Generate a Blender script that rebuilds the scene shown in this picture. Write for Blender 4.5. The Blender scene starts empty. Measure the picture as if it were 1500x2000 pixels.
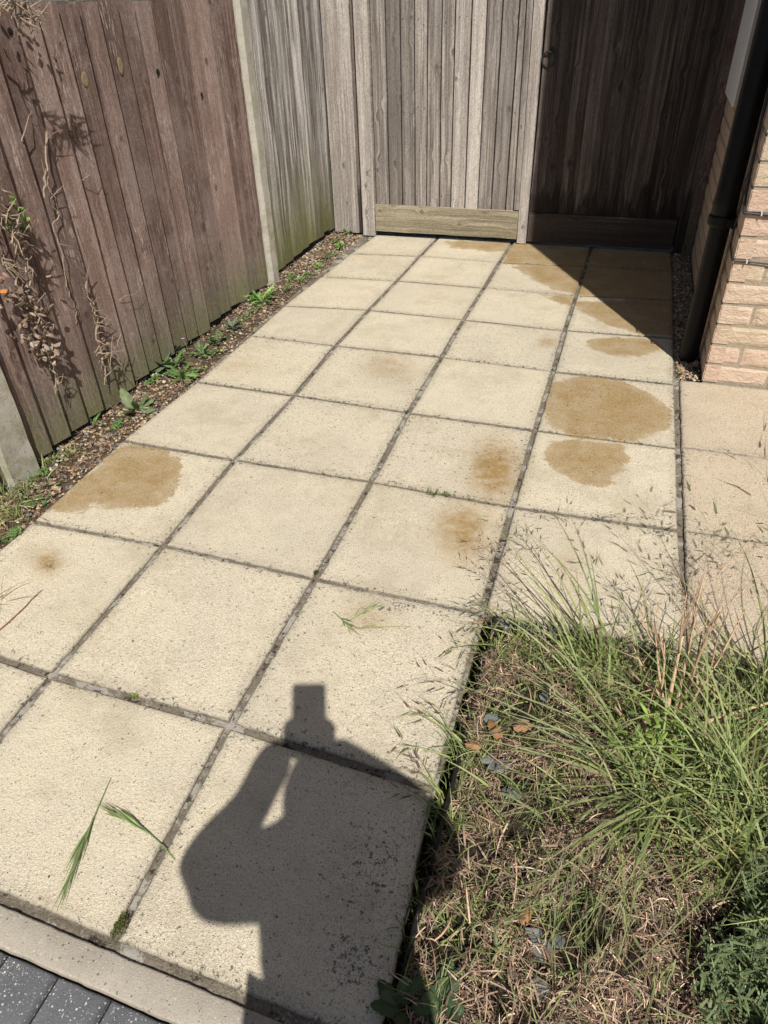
import bpy, math, random
import numpy as np
from mathutils import Vector, Matrix, noise

# ------------------------------------------------------------------ camera, world, sun
S = bpy.context.scene
COL = S.collection
F_PX = 1379.9
CAM = np.array([1.5206, -0.2804, 1.2398])
ROT = np.array([[0.9528124, -0.1591920, 0.2584695],
                [0.3020975, 0.5807381, -0.7559632],
                [-0.0297598, 0.7983741, 0.6014259]])
cd = bpy.data.cameras.new('camera')
cam = bpy.data.objects.new('camera', cd)
COL.objects.link(cam)
cd.sensor_fit = 'HORIZONTAL'
cd.sensor_width = 36
cd.lens = F_PX / 1500 * 36
cd.clip_start = 0.01
cd.clip_end = 500
M4 = Matrix.Identity(4)
for i in range(3):
    for j in range(3):
        M4[i][j] = ROT[i][j]
    M4[i][3] = CAM[i]
cam.matrix_world = M4
S.camera = cam

SUN_EL, SUN_AZ = 51.0, 29.0            # travels towards +y and 29 deg towards -x
sd = Vector((-math.sin(math.radians(SUN_AZ)) * math.cos(math.radians(SUN_EL)),
             math.cos(math.radians(SUN_AZ)) * math.cos(math.radians(SUN_EL)),
             -math.sin(math.radians(SUN_EL))))
W = bpy.data.worlds.new('World')
S.world = W
W.use_nodes = True
wt = W.node_tree
sky = wt.nodes.new('ShaderNodeTexSky')
sky.sky_type = 'NISHITA'
sky.sun_disc = False
sky.sun_elevation = math.radians(SUN_EL)
sky.sun_rotation = math.atan2(-sd.x, -sd.y)      # azimuth of the sun measured from +y towards +x
sky.air_density = 1.0
sky.dust_density = 1.5
bg = wt.nodes['Background']
bg.inputs['Strength'].default_value = 0.055
wt.links.new(sky.outputs[0], bg.inputs['Color'])
sl = bpy.data.lights.new('sun', 'SUN')
sl.energy = 5.0
sl.angle = math.radians(0.55)
sl.color = (1.0, 0.955, 0.88)
so = bpy.data.objects.new('sun', sl)
COL.objects.link(so)
so.rotation_euler = sd.to_track_quat('-Z', 'Y').to_euler()
so.location = (3, -4, 8)
S.view_settings.view_transform = 'Standard'
S.view_settings.look = 'None'
S.view_settings.exposure = 0.36
S.view_settings.gamma = 1.0
S.cycles.max_bounces = 6

rng = np.random.default_rng(7)
random.seed(7)

# ------------------------------------------------------------------ photo survey helper: a pixel of the 1500x2000 photo to a point on a plane
def ray(px, py):
    return ROT @ np.array([(px - 750) / F_PX, -(py - 1000) / F_PX, -1.0])
def G(px, py, z=0.0):
    d = ray(px, py)
    return CAM + (z - CAM[2]) / d[2] * d
def XP(px, py, x):
    d = ray(px, py)
    return CAM + (x - CAM[0]) / d[0] * d
def YP(px, py, y):
    d = ray(px, py)
    return CAM + (y - CAM[1]) / d[1] * d

# ------------------------------------------------------------------ scene helpers
def tag(o, label=None, cat=None, group=None, kind=None):
    if label: o['label'] = label
    if cat: o['category'] = cat
    if group: o['group'] = group
    if kind: o['kind'] = kind
    return o
def empty(name, loc=(0, 0, 0), label=None, cat=None, group=None):
    o = bpy.data.objects.new(name, None)
    o.empty_display_size = 0.05
    o.location = loc
    COL.objects.link(o)
    return tag(o, label, cat, group)

class MB:
    """collects verts / faces / point attributes; build() links them as ONE mesh object"""
    def __init__(self):
        self.v = []; self.f = []; self.m = []; self.a = {}; self.n = 0
    def add(self, verts, faces, mat=0, **attrs):
        verts = np.asarray(verts, float).reshape(-1, 3)
        k = len(verts)
        self.v.append(verts)
        for f in faces:
            self.f.append(tuple(int(i) + self.n for i in f))
            self.m.append(mat)
        for key, val in attrs.items():
            val = np.asarray(val, float)
            if val.ndim == 0: val = np.full(k, float(val))
            elif val.ndim == 1 and len(val) in (3,) and k != len(val): val = np.tile(val, (k, 1))
            elif val.ndim == 1 and len(val) == 3 and key in ('col', 'wc'): val = np.tile(val, (k, 1))
            self.a.setdefault(key, []).append((self.n, val))
        self.n += k
    def build(self, name, mats, parent=None, smooth=False, origin=None):
        me = bpy.data.meshes.new(name)
        V = np.concatenate(self.v) if self.v else np.zeros((0, 3))
        if origin is None:
            if parent is not None:
                origin = np.array(parent_world(parent))
            else:
                origin = np.array([(V[:, 0].min() + V[:, 0].max()) / 2, (V[:, 1].min() + V[:, 1].max()) / 2, V[:, 2].min()])
        origin = np.array(origin, float)
        V = V - origin
        me.from_pydata(V.tolist(), [], self.f)
        if not isinstance(mats, (list, tuple)): mats = [mats]
        for m in mats: me.materials.append(m)
        me.polygons.foreach_set('material_index', self.m)
        if smooth: me.polygons.foreach_set('use_smooth', [True] * len(self.f))
        for key, chunks in self.a.items():
            vec = chunks[0][1].ndim == 2
            arr = np.zeros((self.n, 3) if vec else self.n)
            for st, val in chunks: arr[st:st + len(val)] = val
            at = me.attributes.new(key, 'FLOAT_VECTOR' if vec else 'FLOAT', 'POINT')
            at.data.foreach_set('vector' if vec else 'value', arr.ravel().astype(np.float32))
        me.update()
        o = bpy.data.objects.new(name, me)
        COL.objects.link(o)
        if parent is not None:
            o.parent = parent
            o.location = origin - np.array(parent_world(parent))
        else:
            o.location = origin
        return o
def parent_world(p):
    loc = Vector(p.location)
    while p.parent:
        p = p.parent
        loc = loc + p.location
    return loc

def box(mb, x0, x1, y0, y1, z0, z1, **at):
    v = [(x0,y0,z0),(x1,y0,z0),(x1,y1,z0),(x0,y1,z0),(x0,y0,z1),(x1,y0,z1),(x1,y1,z1),(x0,y1,z1)]
    f = [(0,3,2,1),(4,5,6,7),(0,1,5,4),(1,2,6,5),(2,3,7,6),(3,0,4,7)]
    mb.add(v, f, **at)
def tube(mb, pts, rad, n=8, cap=True, **at):
    pts = [Vector(p) for p in pts]
    if not hasattr(rad, '__len__'): rad = [rad] * len(pts)
    V = []; F = []
    ref = None
    for i, p in enumerate(pts):
        t = (pts[min(i + 1, len(pts) - 1)] - pts[max(i - 1, 0)])
        if t.length < 1e-9: t = Vector((0, 0, 1))
        t.normalize()
        if ref is None or abs(ref.dot(t)) > 0.98:
            ref = Vector((1, 0, 0)) if abs(t.x) < 0.9 else Vector((0, 1, 0))
        u = (ref - t * ref.dot(t)).normalized(); w = t.cross(u); ref = u
        for k in range(n):
            a = 2 * math.pi * k / n
            V.append(p + (u * math.cos(a) + w * math.sin(a)) * rad[i])
    for i in range(len(pts) - 1):
        for k in range(n):
            a = i * n + k; b = i * n + (k + 1) % n
            F.append((a, b, b + n, a + n))
    if cap:
        F.append(tuple(range(n - 1, -1, -1)))
        F.append(tuple(range((len(pts) - 1) * n, len(pts) * n)))
    mb.add([tuple(v) for v in V], F, **at)

# ------------------------------------------------------------------ node helper
class NT:
    def __init__(self, name):
        self.mat = bpy.data.materials.new(name)
        self.mat.use_nodes = True
        self.t = self.mat.node_tree
        self.b = self.t.nodes['Principled BSDF']
        self.out = self.t.nodes['Material Output']
    def n(self, typ, ins=None, **props):
        nd = self.t.nodes.new(typ)
        for k, v in props.items(): setattr(nd, k, v)
        for k, v in (ins or {}).items():
            if isinstance(v, bpy.types.NodeSocket): self.t.links.new(v, nd.inputs[k])
            else: nd.inputs[k].default_value = v
        return nd
    def attr(self, name, out='Fac'):
        return self.n('ShaderNodeAttribute', attribute_name=name).outputs[out]
    def math(self, op, a, b=0.0, c=0.0, clamp=False):
        nd = self.n('ShaderNodeMath', {0: a, 1: b, 2: c}, operation=op)
        nd.use_clamp = clamp
        return nd.outputs[0]
    def vm(self, op, a, b=(0, 0, 0)):
        return self.n('ShaderNodeVectorMath', {0: a, 1: b}, operation=op).outputs[0]
    def noise(self, vec, scale, detail=3, rough=0.55, dim='3D', dist=0.0):
        nd = self.n('ShaderNodeTexNoise', {'Vector': vec, 'Scale': scale, 'Detail': detail, 'Roughness': rough, 'Distortion': dist})
        return nd.outputs['Fac']
    def voro(self, vec, scale, out='Distance', feature='F1', rand=1.0):
        nd = self.n('ShaderNodeTexVoronoi', {'Vector': vec, 'Scale': scale, 'Randomness': rand}, feature=feature)
        return nd.outputs[out]
    def mr(self, v, a, b, c=0.0, d=1.0, smooth=False):
        nd = self.n('ShaderNodeMapRange', {'Value': v, 'From Min': a, 'From Max': b, 'To Min': c, 'To Max': d})
        if smooth: nd.interpolation_type = 'SMOOTHSTEP'
        return nd.outputs['Result']
    def mix(self, fac, a, b, blend='MIX'):
        nd = self.n('ShaderNodeMix', data_type='RGBA', blend_type=blend)
        for k, v in ((0, fac), (6, a), (7, b)):
            if isinstance(v, bpy.types.NodeSocket): self.t.links.new(v, nd.inputs[k])
            else: nd.inputs[k].default_value = v if k == 0 else (tuple(v) + (1,))[:4]
        return nd.outputs[2]
    def pos(self):
        return self.n('ShaderNodeNewGeometry').outputs['Position']
    def bump(self, h, strength=0.5, dist=0.002, normal=None):
        ins = {'Height': h, 'Strength': strength, 'Distance': dist}
        if normal is not None: ins['Normal'] = normal
        return self.n('ShaderNodeBump', ins).outputs[0]
    def fin(self, color, rough=0.85, normal=None, spec=0.3):
        def put(k, v):
            if isinstance(v, bpy.types.NodeSocket): self.t.links.new(v, self.b.inputs[k])
            else: self.b.inputs[k].default_value = v
        put('Base Color', color if isinstance(color, bpy.types.NodeSocket) else (tuple(color) + (1,))[:4])
        put('Roughness', rough)
        put('Specular IOR Level', spec)
        if normal is not None: put('Normal', normal)
        return self.mat

# ------------------------------------------------------------------ materials
def slab_mat(name, base, base2, speckle):
    t = NT(name)
    p = t.pos()
    wet, soft, lich, tint, edge = (t.attr(k) for k in ('wet', 'soft', 'lich', 'tint', 'edge'))
    big = t.noise(p, 5.0, 4, 0.6)
    mid = t.noise(p, 26, 4, 0.65)
    fine = t.noise(p, 420, 2, 0.6)
    c = t.mix(t.mr(big, 0.42, 0.58), base, base2)
    c = t.mix(t.mr(mid, 0.50, 0.62, 0, 0.40), c, (0.38, 0.315, 0.215))
    # slab to slab tint
    tv = t.mr(tint, 0, 1, 0.84, 1.06)
    c = t.mix(1.0, c, t.n('ShaderNodeCombineColor', {0: tv, 1: t.mr(tint, 0, 1, 0.84, 1.055), 2: t.mr(tint, 0, 1, 0.88, 1.03)}).outputs[0], 'MULTIPLY')
    c = t.mix(t.mr(tint, 0, 1, 0, 0.5), c, tuple(x * y for x, y in zip(base2, (0.92, 0.93, 0.98))))
    # sand grain
    grit = t.noise(p, 190, 3, 0.75)
    c = t.mix(t.mr(grit, 0.50, 0.60, 0.0, 0.60), c, (0.30, 0.24, 0.16))
    c = t.mix(t.mr(fine, 0.44, 0.60, 0.0, 0.60), c, (0.68, 0.62, 0.485), 'MIX')
    bv = t.n('ShaderNodeSeparateColor', {0: t.voro(p, 130, 'Color')}).outputs
    bs = t.math('MULTIPLY', t.mr(bv[0], 0.90 - speckle * .4, 0.94 - speckle * .4), t.mr(t.voro(p, 130), 0.25, 0.42, 1, 0))
    c = t.mix(t.math('MULTIPLY', bs, 0.6), c, t.mix(bv[1], (0.24, 0.20, 0.17), (0.52, 0.44, 0.34)))
    g2 = t.voro(p, 300, 'Color')
    gs = t.n('ShaderNodeSeparateColor', {0: g2}).outputs
    gd = t.voro(p, 300)
    stone = t.math('MULTIPLY', t.mr(gs[0], 0.86 - speckle, 0.9 - speckle), t.mr(gd, 0.36, 0.5, 1, 0))
    sc = t.mix(gs[1], (0.20, 0.17, 0.14), (0.60, 0.52, 0.42))
    c = t.mix(t.math('MULTIPLY', stone, 0.65), c, sc)
    # tiny black pits
    pv = t.voro(p, 120, 'Color'); ps = t.n('ShaderNodeSeparateColor', {0: pv}).outputs
    pit = t.math('MULTIPLY', t.mr(ps[0], 0.80, 0.84), t.mr(t.voro(p, 120), 0.10, 0.2, 1, 0))
    c = t.mix(t.math('MULTIPLY', pit, 0.75), c, (0.085, 0.07, 0.05))
    # grey grubby edges
    en = t.noise(p, 60, 3, 0.7)
    em = t.math('MULTIPLY', t.mr(t.math('ADD', edge, t.math('MULTIPLY', en, 0.03)), 0.012, 0.042, 1, 0), 0.5)
    c = t.mix(em, c, (0.30, 0.27, 0.21))
    c = t.mix(t.mr(t.math('ADD', edge, t.math('MULTIPLY', t.noise(p, 140, 3, 0.7), 0.008)), 0.003, 0.009, 0.85, 0), c, (0.13, 0.115, 0.09))
    dirt = t.mr(t.noise(p, 3.4, 7, 0.75), 0.50, 0.62, 0, 0.55)
    c = t.mix(dirt, c, (0.36, 0.31, 0.22))
    # soft rusty stains and crisp wet-looking stains
    sn = t.math('MULTIPLY', soft, t.mr(t.noise(p, 22, 5, 0.75), 0.36, 0.62, 0.50, 1.25), clamp=True)
    c = t.mix(sn, c, (0.27, 0.18, 0.075))
    wn = t.math('ADD', wet, t.math('MULTIPLY', t.math('SUBTRACT', t.noise(p, 13, 7, 0.78), 0.47), 0.13))
    fth = t.mr(t.noise(p, 5, 2), 0.42, 0.58, 0.004, 0.030)
    wm = t.n('ShaderNodeMapRange', {'Value': wn, 'From Min': -0.001, 'From Max': fth, 'To Min': 0.0, 'To Max': 1.0}, interpolation_type='SMOOTHSTEP').outputs['Result']
    rim = t.math('MULTIPLY', t.mr(wn, 0.0, 0.06, 0.72, 0.92), t.mr(t.noise(p, 9, 6, 0.8), 0.38, 0.60, 0.72, 1.08), clamp=True)
    wcol = t.mix(mid, (0.250, 0.168, 0.070), (0.345, 0.245, 0.112))
    wcol = t.mix(t.mr(grit, 0.46, 0.60, 0, 0.6), wcol, (0.16, 0.10, 0.045))
    c = t.mix(t.math('MULTIPLY', wm, rim), c, wcol)
    # black lichen spots
    ln = t.noise(p, 75, 5, 0.75)
    lth = t.math('SUBTRACT', 0.680, t.math('MULTIPLY', lich, 0.205))
    lm = t.mr(t.math('SUBTRACT', ln, lth), 0.0, 0.035, 0, 0.85)
    c = t.mix(lm, c, (0.055, 0.052, 0.045))
    ln2 = t.noise(p, 230, 3, 0.7)
    lm2 = t.mr(t.math('SUBTRACT', ln2, t.math('SUBTRACT', 0.685, t.math('MULTIPLY', lich, 0.185))), 0.0, 0.04, 0, 0.75)
    c = t.mix(lm2, c, (0.09, 0.08, 0.065))
    h = t.math('ADD', t.math('MULTIPLY', fine, 0.8), t.math('MULTIPLY', t.noise(p, 150, 2, 0.5), 0.7))
    h = t.math('SUBTRACT', h, t.math('MULTIPLY', pit, 0.6))
    return t.fin(c, t.mr(wm, 0, 1, 0.9, 0.72), t.bump(h, 0.9, 0.003), 0.25)

M = {}
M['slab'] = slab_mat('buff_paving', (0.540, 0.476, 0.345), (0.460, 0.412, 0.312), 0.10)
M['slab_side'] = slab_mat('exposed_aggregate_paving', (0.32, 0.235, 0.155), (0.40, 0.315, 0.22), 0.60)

def mortar():
    t = NT('mortar'); p = t.pos()
    n1 = t.noise(p, 28, 5, 0.7); n2 = t.noise(p, 260, 3, 0.7); n3 = t.noise(p, 9, 3, 0.6)
    c = t.mix(t.mr(n2, 0.3, 0.7), (0.080, 0.066, 0.050), (0.21, 0.18, 0.14))
    c = t.mix(t.mr(t.noise(p, 13, 6, 0.8), 0.525, 0.56, 0, 0.7), c, (0.34, 0.32, 0.285))
    c = t.mix(t.mr(n1, 0.57, 0.60, 0, 0.9), c, (0.03, 0.025, 0.018))
    c = t.mix(t.mr(n3, 0.58, 0.72, 0, 0.5), c, (0.06, 0.07, 0.03))
    h = t.math('ADD', n1, t.math('MULTIPLY', n2, 0.5))
    return t.fin(c, 0.95, t.bump(h, 0.9, 0.004), 0.15)
M['mortar'] = mortar()

def concrete(name, a, b, green=0.0, sc=1.0):
    t = NT(name); p = t.pos()
    n1 = t.noise(p, 12 * sc, 5, 0.7); n2 = t.noise(p, 330, 3, 0.7)
    c = t.mix(t.mr(n1, 0.3, 0.7), a, b)
    g = t.voro(p, 230, 'Color'); gs = t.n('ShaderNodeSeparateColor', {0: g}).outputs
    st = t.math('MULTIPLY', t.mr(gs[0], 0.7, 0.75), t.mr(t.voro(p, 230), 0.3, 0.45, 1, 0))
    c = t.mix(t.math('MULTIPLY', st, 0.6), c, t.mix(gs[1], (0.16, 0.13, 0.11), (0.62, 0.52, 0.40)))
    c = t.mix(t.mr(n2, 0.35, 0.7, 0, 0.4), c, tuple(x * 0.5 for x in a))
    pit = t.mr(t.math('SUBTRACT', t.voro(p, 85), t.math('MULTIPLY', t.noise(p, 20), 0.28)), -0.02, 0.02, 1, 0)
    c = t.mix(t.math('MULTIPLY', pit, 0.6), c, (0.07, 0.06, 0.05))
    if green:
        z = t.n('ShaderNodeSeparateXYZ', {0: p}).outputs[2]
        gm = t.math('MULTIPLY', t.mr(t.noise(p, 16, 4, 0.7), 0.45, 0.62), t.mr(z, 0.0, 0.9, green, green * 0.5))
        c = t.mix(gm, c, (0.17, 0.16, 0.07))
    h = t.math('SUBTRACT', n2, t.math('MULTIPLY', pit, 1.2))
    return t.fin(c, 0.95, t.bump(h, 0.7, 0.002), 0.2)
M['post'] = concrete('cast_concrete', (0.37, 0.345, 0.30), (0.48, 0.45, 0.39), 0.55)
M['kerb'] = concrete('kerb_concrete', (0.30, 0.27, 0.225), (0.40, 0.36, 0.30))

def blockpave():
    t = NT('charcoal_block'); p = t.pos()
    n1 = t.noise(p, 18, 4, 0.6); n2 = t.noise(p, 400, 3, 0.7)
    c = t.mix(t.mr(n1, 0.3, 0.7), (0.07, 0.074, 0.082), (0.115, 0.12, 0.13))
    c = t.mix(t.mr(n2, 0.35, 0.7, 0, 0.6), c, (0.16, 0.165, 0.175))
    for s, th in ((210, 0.80), (520, 0.84)):
        g = t.voro(p, s, 'Color'); gs = t.n('ShaderNodeSeparateColor', {0: g}).outputs
        m = t.math('MULTIPLY', t.mr(gs[0], th, th + 0.03), t.mr(t.math('ADD', t.voro(p, s), t.math('MULTIPLY', gs[1], 0.2)), 0.33, 0.46, 1, 0))
        c = t.mix(m, c, t.mix(gs[2], (0.42, 0.40, 0.37), (0.72, 0.70, 0.66)))
    return t.fin(c, 0.85, t.bump(n2, 0.7, 0.002), 0.3)
M['block'] = blockpave()

def soil(name, a, b):
    t = NT(name); p = t.pos()
    n1 = t.noise(p, 30, 5, 0.7); n2 = t.noise(p, 200, 4, 0.75)
    c = t.mix(t.mr(n1, 0.3, 0.7), a, b)
    c = t.mix(t.mr(n2, 0.5, 0.75, 0, 0.6), c, tuple(min(1, x * 2.4) for x in b))
    return t.fin(c, 0.97, t.bump(t.math('ADD', n1, n2), 1.0, 0.008), 0.1)
M['soil'] = soil('dark_soil', (0.018, 0.014, 0.010), (0.05, 0.037, 0.025))
M['dirt'] = soil('gritty_dirt', (0.055, 0.04, 0.027), (0.115, 0.085, 0.055))

def lawn():
    t = NT('rough_lawn'); p = t.pos()
    c = t.mix(t.mr(t.noise(p, 6, 5, 0.7), 0.35, 0.65), (0.04, 0.065, 0.02), (0.09, 0.10, 0.035))
    return t.fin(c, 0.95, t.bump(t.noise(p, 60, 4, 0.7), 1.0, 0.02), 0.1)
M['lawn'] = lawn()

def wood(name, c_dark, c_mid, c_light, green_h=0.0, green=0.0, wet_h=0.0, chips=0.0, streak=0.0, grain=1.0, knotdark=(0.035, 0.022, 0.014), patch=None, scuff=None):
    t = NT(name)
    wc = t.attr('wc', 'Vector'); rnd = t.attr('rnd'); p = t.pos()
    s = t.n('ShaderNodeSeparateXYZ', {0: wc}).outputs
    z = t.n('ShaderNodeSeparateXYZ', {0: p}).outputs[2]
    def vec(ku, kv, kw=1.0):
        return t.n('ShaderNodeCombineXYZ', {0: t.math('MULTIPLY', s[0], ku), 1: t.math('MULTIPLY', s[1], kv), 2: t.math('MULTIPLY', s[2], kw)}).outputs[0]
    kv = vec(13.0, 7.5, 1.0)
    kd = t.voro(kv, 1.0)
    infl = t.math('POWER', t.mr(kd, 0.0, 0.42, 1, 0), 2.0)
    warp = t.math('MULTIPLY', infl, 0.035)
    wob = t.math('MULTIPLY', t.math('SUBTRACT', t.noise(vec(6, 1.2), 1.0, 2), 0.5), 0.012)
    u2 = t.math('ADD', t.math('ADD', s[0], warp), wob)
    gv = t.n('ShaderNodeCombineXYZ', {0: t.math('MULTIPLY', u2, 150 * grain), 1: t.math('MULTIPLY', s[1], 3.2), 2: s[2]}).outputs[0]
    g = t.noise(gv, 1.0, 5, 0.62)
    gv2 = t.n('ShaderNodeCombineXYZ', {0: t.math('MULTIPLY', u2, 38 * grain), 1: t.math('MULTIPLY', s[1], 1.1), 2: s[2]}).outputs[0]
    g2 = t.noise(gv2, 1.0, 4, 0.6)
    cr = t.n('ShaderNodeCombineXYZ', {0: t.math('MULTIPLY', u2, 330 * grain), 1: t.math('MULTIPLY', s[1], 4.5), 2: s[2]}).outputs[0]
    g3 = t.noise(cr, 1.0, 3, 0.6)
    c = t.mix(t.mr(g, 0.40, 0.58), c_dark, c_mid)
    c = t.mix(t.mr(g2, 0.46, 0.62, 0, 0.85), c, c_light)
    c = t.mix(t.mr(g3, 0.54, 0.64, 0, 0.65), c, tuple(x * 0.35 for x in c_dark))
    gm_ = t.n('ShaderNodeCombineXYZ', {0: t.math('MULTIPLY', u2, 85 * grain), 1: t.math('MULTIPLY', s[1], 1.6), 2: t.math('ADD', s[2], 17.0)}).outputs[0]
    gmid = t.noise(gm_, 1.0, 4, 0.7)
    c = t.mix(t.mr(gmid, 0.53, 0.63, 0, 0.55), c, tuple(x * 0.62 for x in c_dark))
    c = t.mix(t.mr(gmid, 0.46, 0.38, 0, 0.55), c, c_light)
    blot = t.noise(vec(14, 3.2), 1.0, 5, 0.65)
    c = t.mix(t.mr(blot, 0.46, 0.60, 0, 0.5), c, tuple(x * 0.75 for x in c_mid))
    c = t.mix(t.mr(rnd, 0, 0.5, 0.6, 0), c, tuple(x * 0.62 for x in c_mid))
    c = t.mix(t.mr(rnd, 0.5, 1, 0, 0.45), c, tuple(min(1, x * 1.1) for x in c_light))
    if scuff:
        c = t.mix(t.mr(t.noise(p, 4.5, 5, 0.7), 0.46, 0.60, 0, 0.38), c, (0.26, 0.20, 0.18))
        cv = t.noise(vec(190, 16), 1.0, 4, 0.7)
        area = t.noise(vec(7, 2.6), 1.0, 3, 0.6)
        m = t.math('MULTIPLY', t.mr(cv, 0.565, 0.60), t.mr(area, 0.48, 0.60))
        c = t.mix(t.math('MULTIPLY', m, chips), c, scuff)
        lowc = t.math('MULTIPLY', t.mr(t.math('ADD', z, t.math('MULTIPLY', t.noise(vec(20, 3), 1.0, 4, 0.7), 0.5)), 0.3, 0.62, 1, 0), 0.8)
        c = t.mix(lowc, c, t.mix(t.mr(g, 0.35, 0.65), (0.09, 0.075, 0.06), (0.20, 0.175, 0.14)))
    if streak:
        sv = t.noise(vec(26, 1.25), 1.0, 5, 0.7)
        low = t.mr(z, 0.0, 1.2, 1.0, 0.7)
        m = t.math('MULTIPLY', t.mr(sv, 0.48, 0.57), t.math('MULTIPLY', low, streak))
        c = t.mix(m, c, (0.075, 0.06, 0.048))
        sv2 = t.noise(vec(60, 1.6), 1.0, 3, 0.6)
        c = t.mix(t.mr(sv2, 0.54, 0.62, 0, 0.7 * streak), c, tuple(min(1, x * 1.25) for x in c_light))
    if green_h:
        zz = t.math('ADD', z, t.math('MULTIPLY', t.math('SUBTRACT', t.noise(vec(22, 2.4), 1.0, 5, 0.7), 0.5), green_h * 1.5))
        gm = t.mr(zz, green_h * 0.15, green_h, green, 0)
        gc = t.mix(t.noise(vec(60, 8), 1.0, 4, 0.7), (0.065, 0.068, 0.022), (0.19, 0.185, 0.085))
        c = t.mix(gm, c, gc)
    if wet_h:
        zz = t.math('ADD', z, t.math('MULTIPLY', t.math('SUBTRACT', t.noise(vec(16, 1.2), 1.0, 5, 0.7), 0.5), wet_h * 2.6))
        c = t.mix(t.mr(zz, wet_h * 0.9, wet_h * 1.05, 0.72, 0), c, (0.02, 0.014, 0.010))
    # knots
    kn = t.mr(kd, 0.075, 0.10, 1, 0)
    ring = t.math('SINE', t.math('MULTIPLY', kd, 190))
    kc = t.mix(t.mr(ring, -1, 1, 0.1, 0.9), knotdark, tuple(x * 0.8 for x in c_mid))
    c = t.mix(t.math('MULTIPLY', kn, 0.85), c, kc)
    ko = t.math('MULTIPLY', t.mr(kd, 0.07, 0.10, 0, 1), t.mr(kd, 0.10, 0.135, 1, 0))
    c = t.mix(t.math('MULTIPLY', ko, 0.5), c, tuple(x * 0.45 for x in c_dark))
    if patch:
        pv = vec(4.5, 2.6)
        pm = t.mr(t.voro(pv, 1.0), 0.04, 0.06, 1, 0)
        c = t.mix(pm, c, patch)
    rv = t.mr(rnd, 0, 1, 0.80, 1.16); du_ = t.noise(p, 240, 4, 0.8); db_ = t.noise(vec(300, 60), 1.0, 4, 0.8)
    dm = t.math('MULTIPLY', t.math('MULTIPLY', rv, t.mr(du_, 0.40, 0.60, 0.76, 1.2)), t.mr(db_, 0.40, 0.60, 0.78, 1.18))
    c = t.mix(1.0, c, t.n('ShaderNodeCombineColor', {0: dm, 1: dm, 2: dm}).outputs[0], 'MULTIPLY')
    h = t.math('ADD', t.math('MULTIPLY', g, 0.8), t.math('MULTIPLY', g3, -0.35))
    h = t.math('ADD', h, t.math('MULTIPLY', kn, -0.4))
    return t.fin(c, 0.82, t.bump(h, 0.7, 0.0025), 0.25)
M['brown'] = wood('brown_stained_timber', (0.095, 0.056, 0.045), (0.165, 0.106, 0.088), (0.235, 0.168, 0.145), green_h=0.20, green=0.65, chips=0.8, scuff=(0.38, 0.32, 0.29), patch=None)
M['grey'] = wood('silver_weathered_timber', (0.15, 0.132, 0.12), (0.31, 0.282, 0.262), (0.50, 0.475, 0.45), green_h=0.50, green=1.0, streak=0.9)
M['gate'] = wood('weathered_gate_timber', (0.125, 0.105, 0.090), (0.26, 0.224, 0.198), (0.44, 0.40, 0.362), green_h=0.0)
M['gate_shade_wet'] = wood('shaded_damp_gate_timber', (0.030, 0.023, 0.019), (0.092, 0.070, 0.060), (0.215, 0.172, 0.150), wet_h=0.27)  # base tones darkened to paint in the leaf's shade; the wet foot is damp
M['kick'] = wood('algae_kickboard_timber', (0.17, 0.14, 0.095), (0.34, 0.285, 0.20), (0.46, 0.40, 0.30), green_h=0.16, green=0.2)
M['rail'] = wood('mossy_cap_timber', (0.10, 0.10, 0.075), (0.19, 0.18, 0.14), (0.30, 0.29, 0.24))

def flat(name, col, rough=0.6, bump=0.0, var=0.25, sc=40, spec=0.4, metal=0.0):
    t = NT(name); p = t.pos()
    n = t.noise(p, sc, 4, 0.65)
    c = t.mix(t.mr(n, 0.3, 0.7), tuple(x * (1 - var) for x in col), tuple(min(1, x * (1 + var)) for x in col))
    m = t.fin(c, t.mr(n, 0.3, 0.7, rough * 0.85, min(1, rough * 1.15)), t.bump(n, 0.4, bump) if bump else None, spec)
    t.b.inputs['Metallic'].default_value = metal
    return m
M['pipe'] = flat('black_plastic', (0.005, 0.005, 0.006), 0.45, 0, 0.35, 30, 0.2)
M['cable'] = flat('black_cable', (0.02, 0.02, 0.022), 0.5)
M['gcable'] = flat('grey_cable', (0.16, 0.155, 0.15), 0.55)
M['meter'] = flat('white_box_plastic', (0.66, 0.65, 0.64), 0.45, 0, 0.05, 25)
M['iron'] = flat('dull_iron', (0.05, 0.048, 0.045), 0.5, 0.0008, 0.3, 160, 0.5, 0.7)
M['membrane'] = flat('black_membrane', (0.012, 0.012, 0.013), 0.38, 0.002, 0.4, 90)
M['brickmortar'] = flat('brick_mortar', (0.30, 0.255, 0.19), 0.95, 0.002, 0.22, 120, 0.15)
M['galv'] = flat('white_conduit', (0.55, 0.55, 0.55), 0.5)

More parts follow.
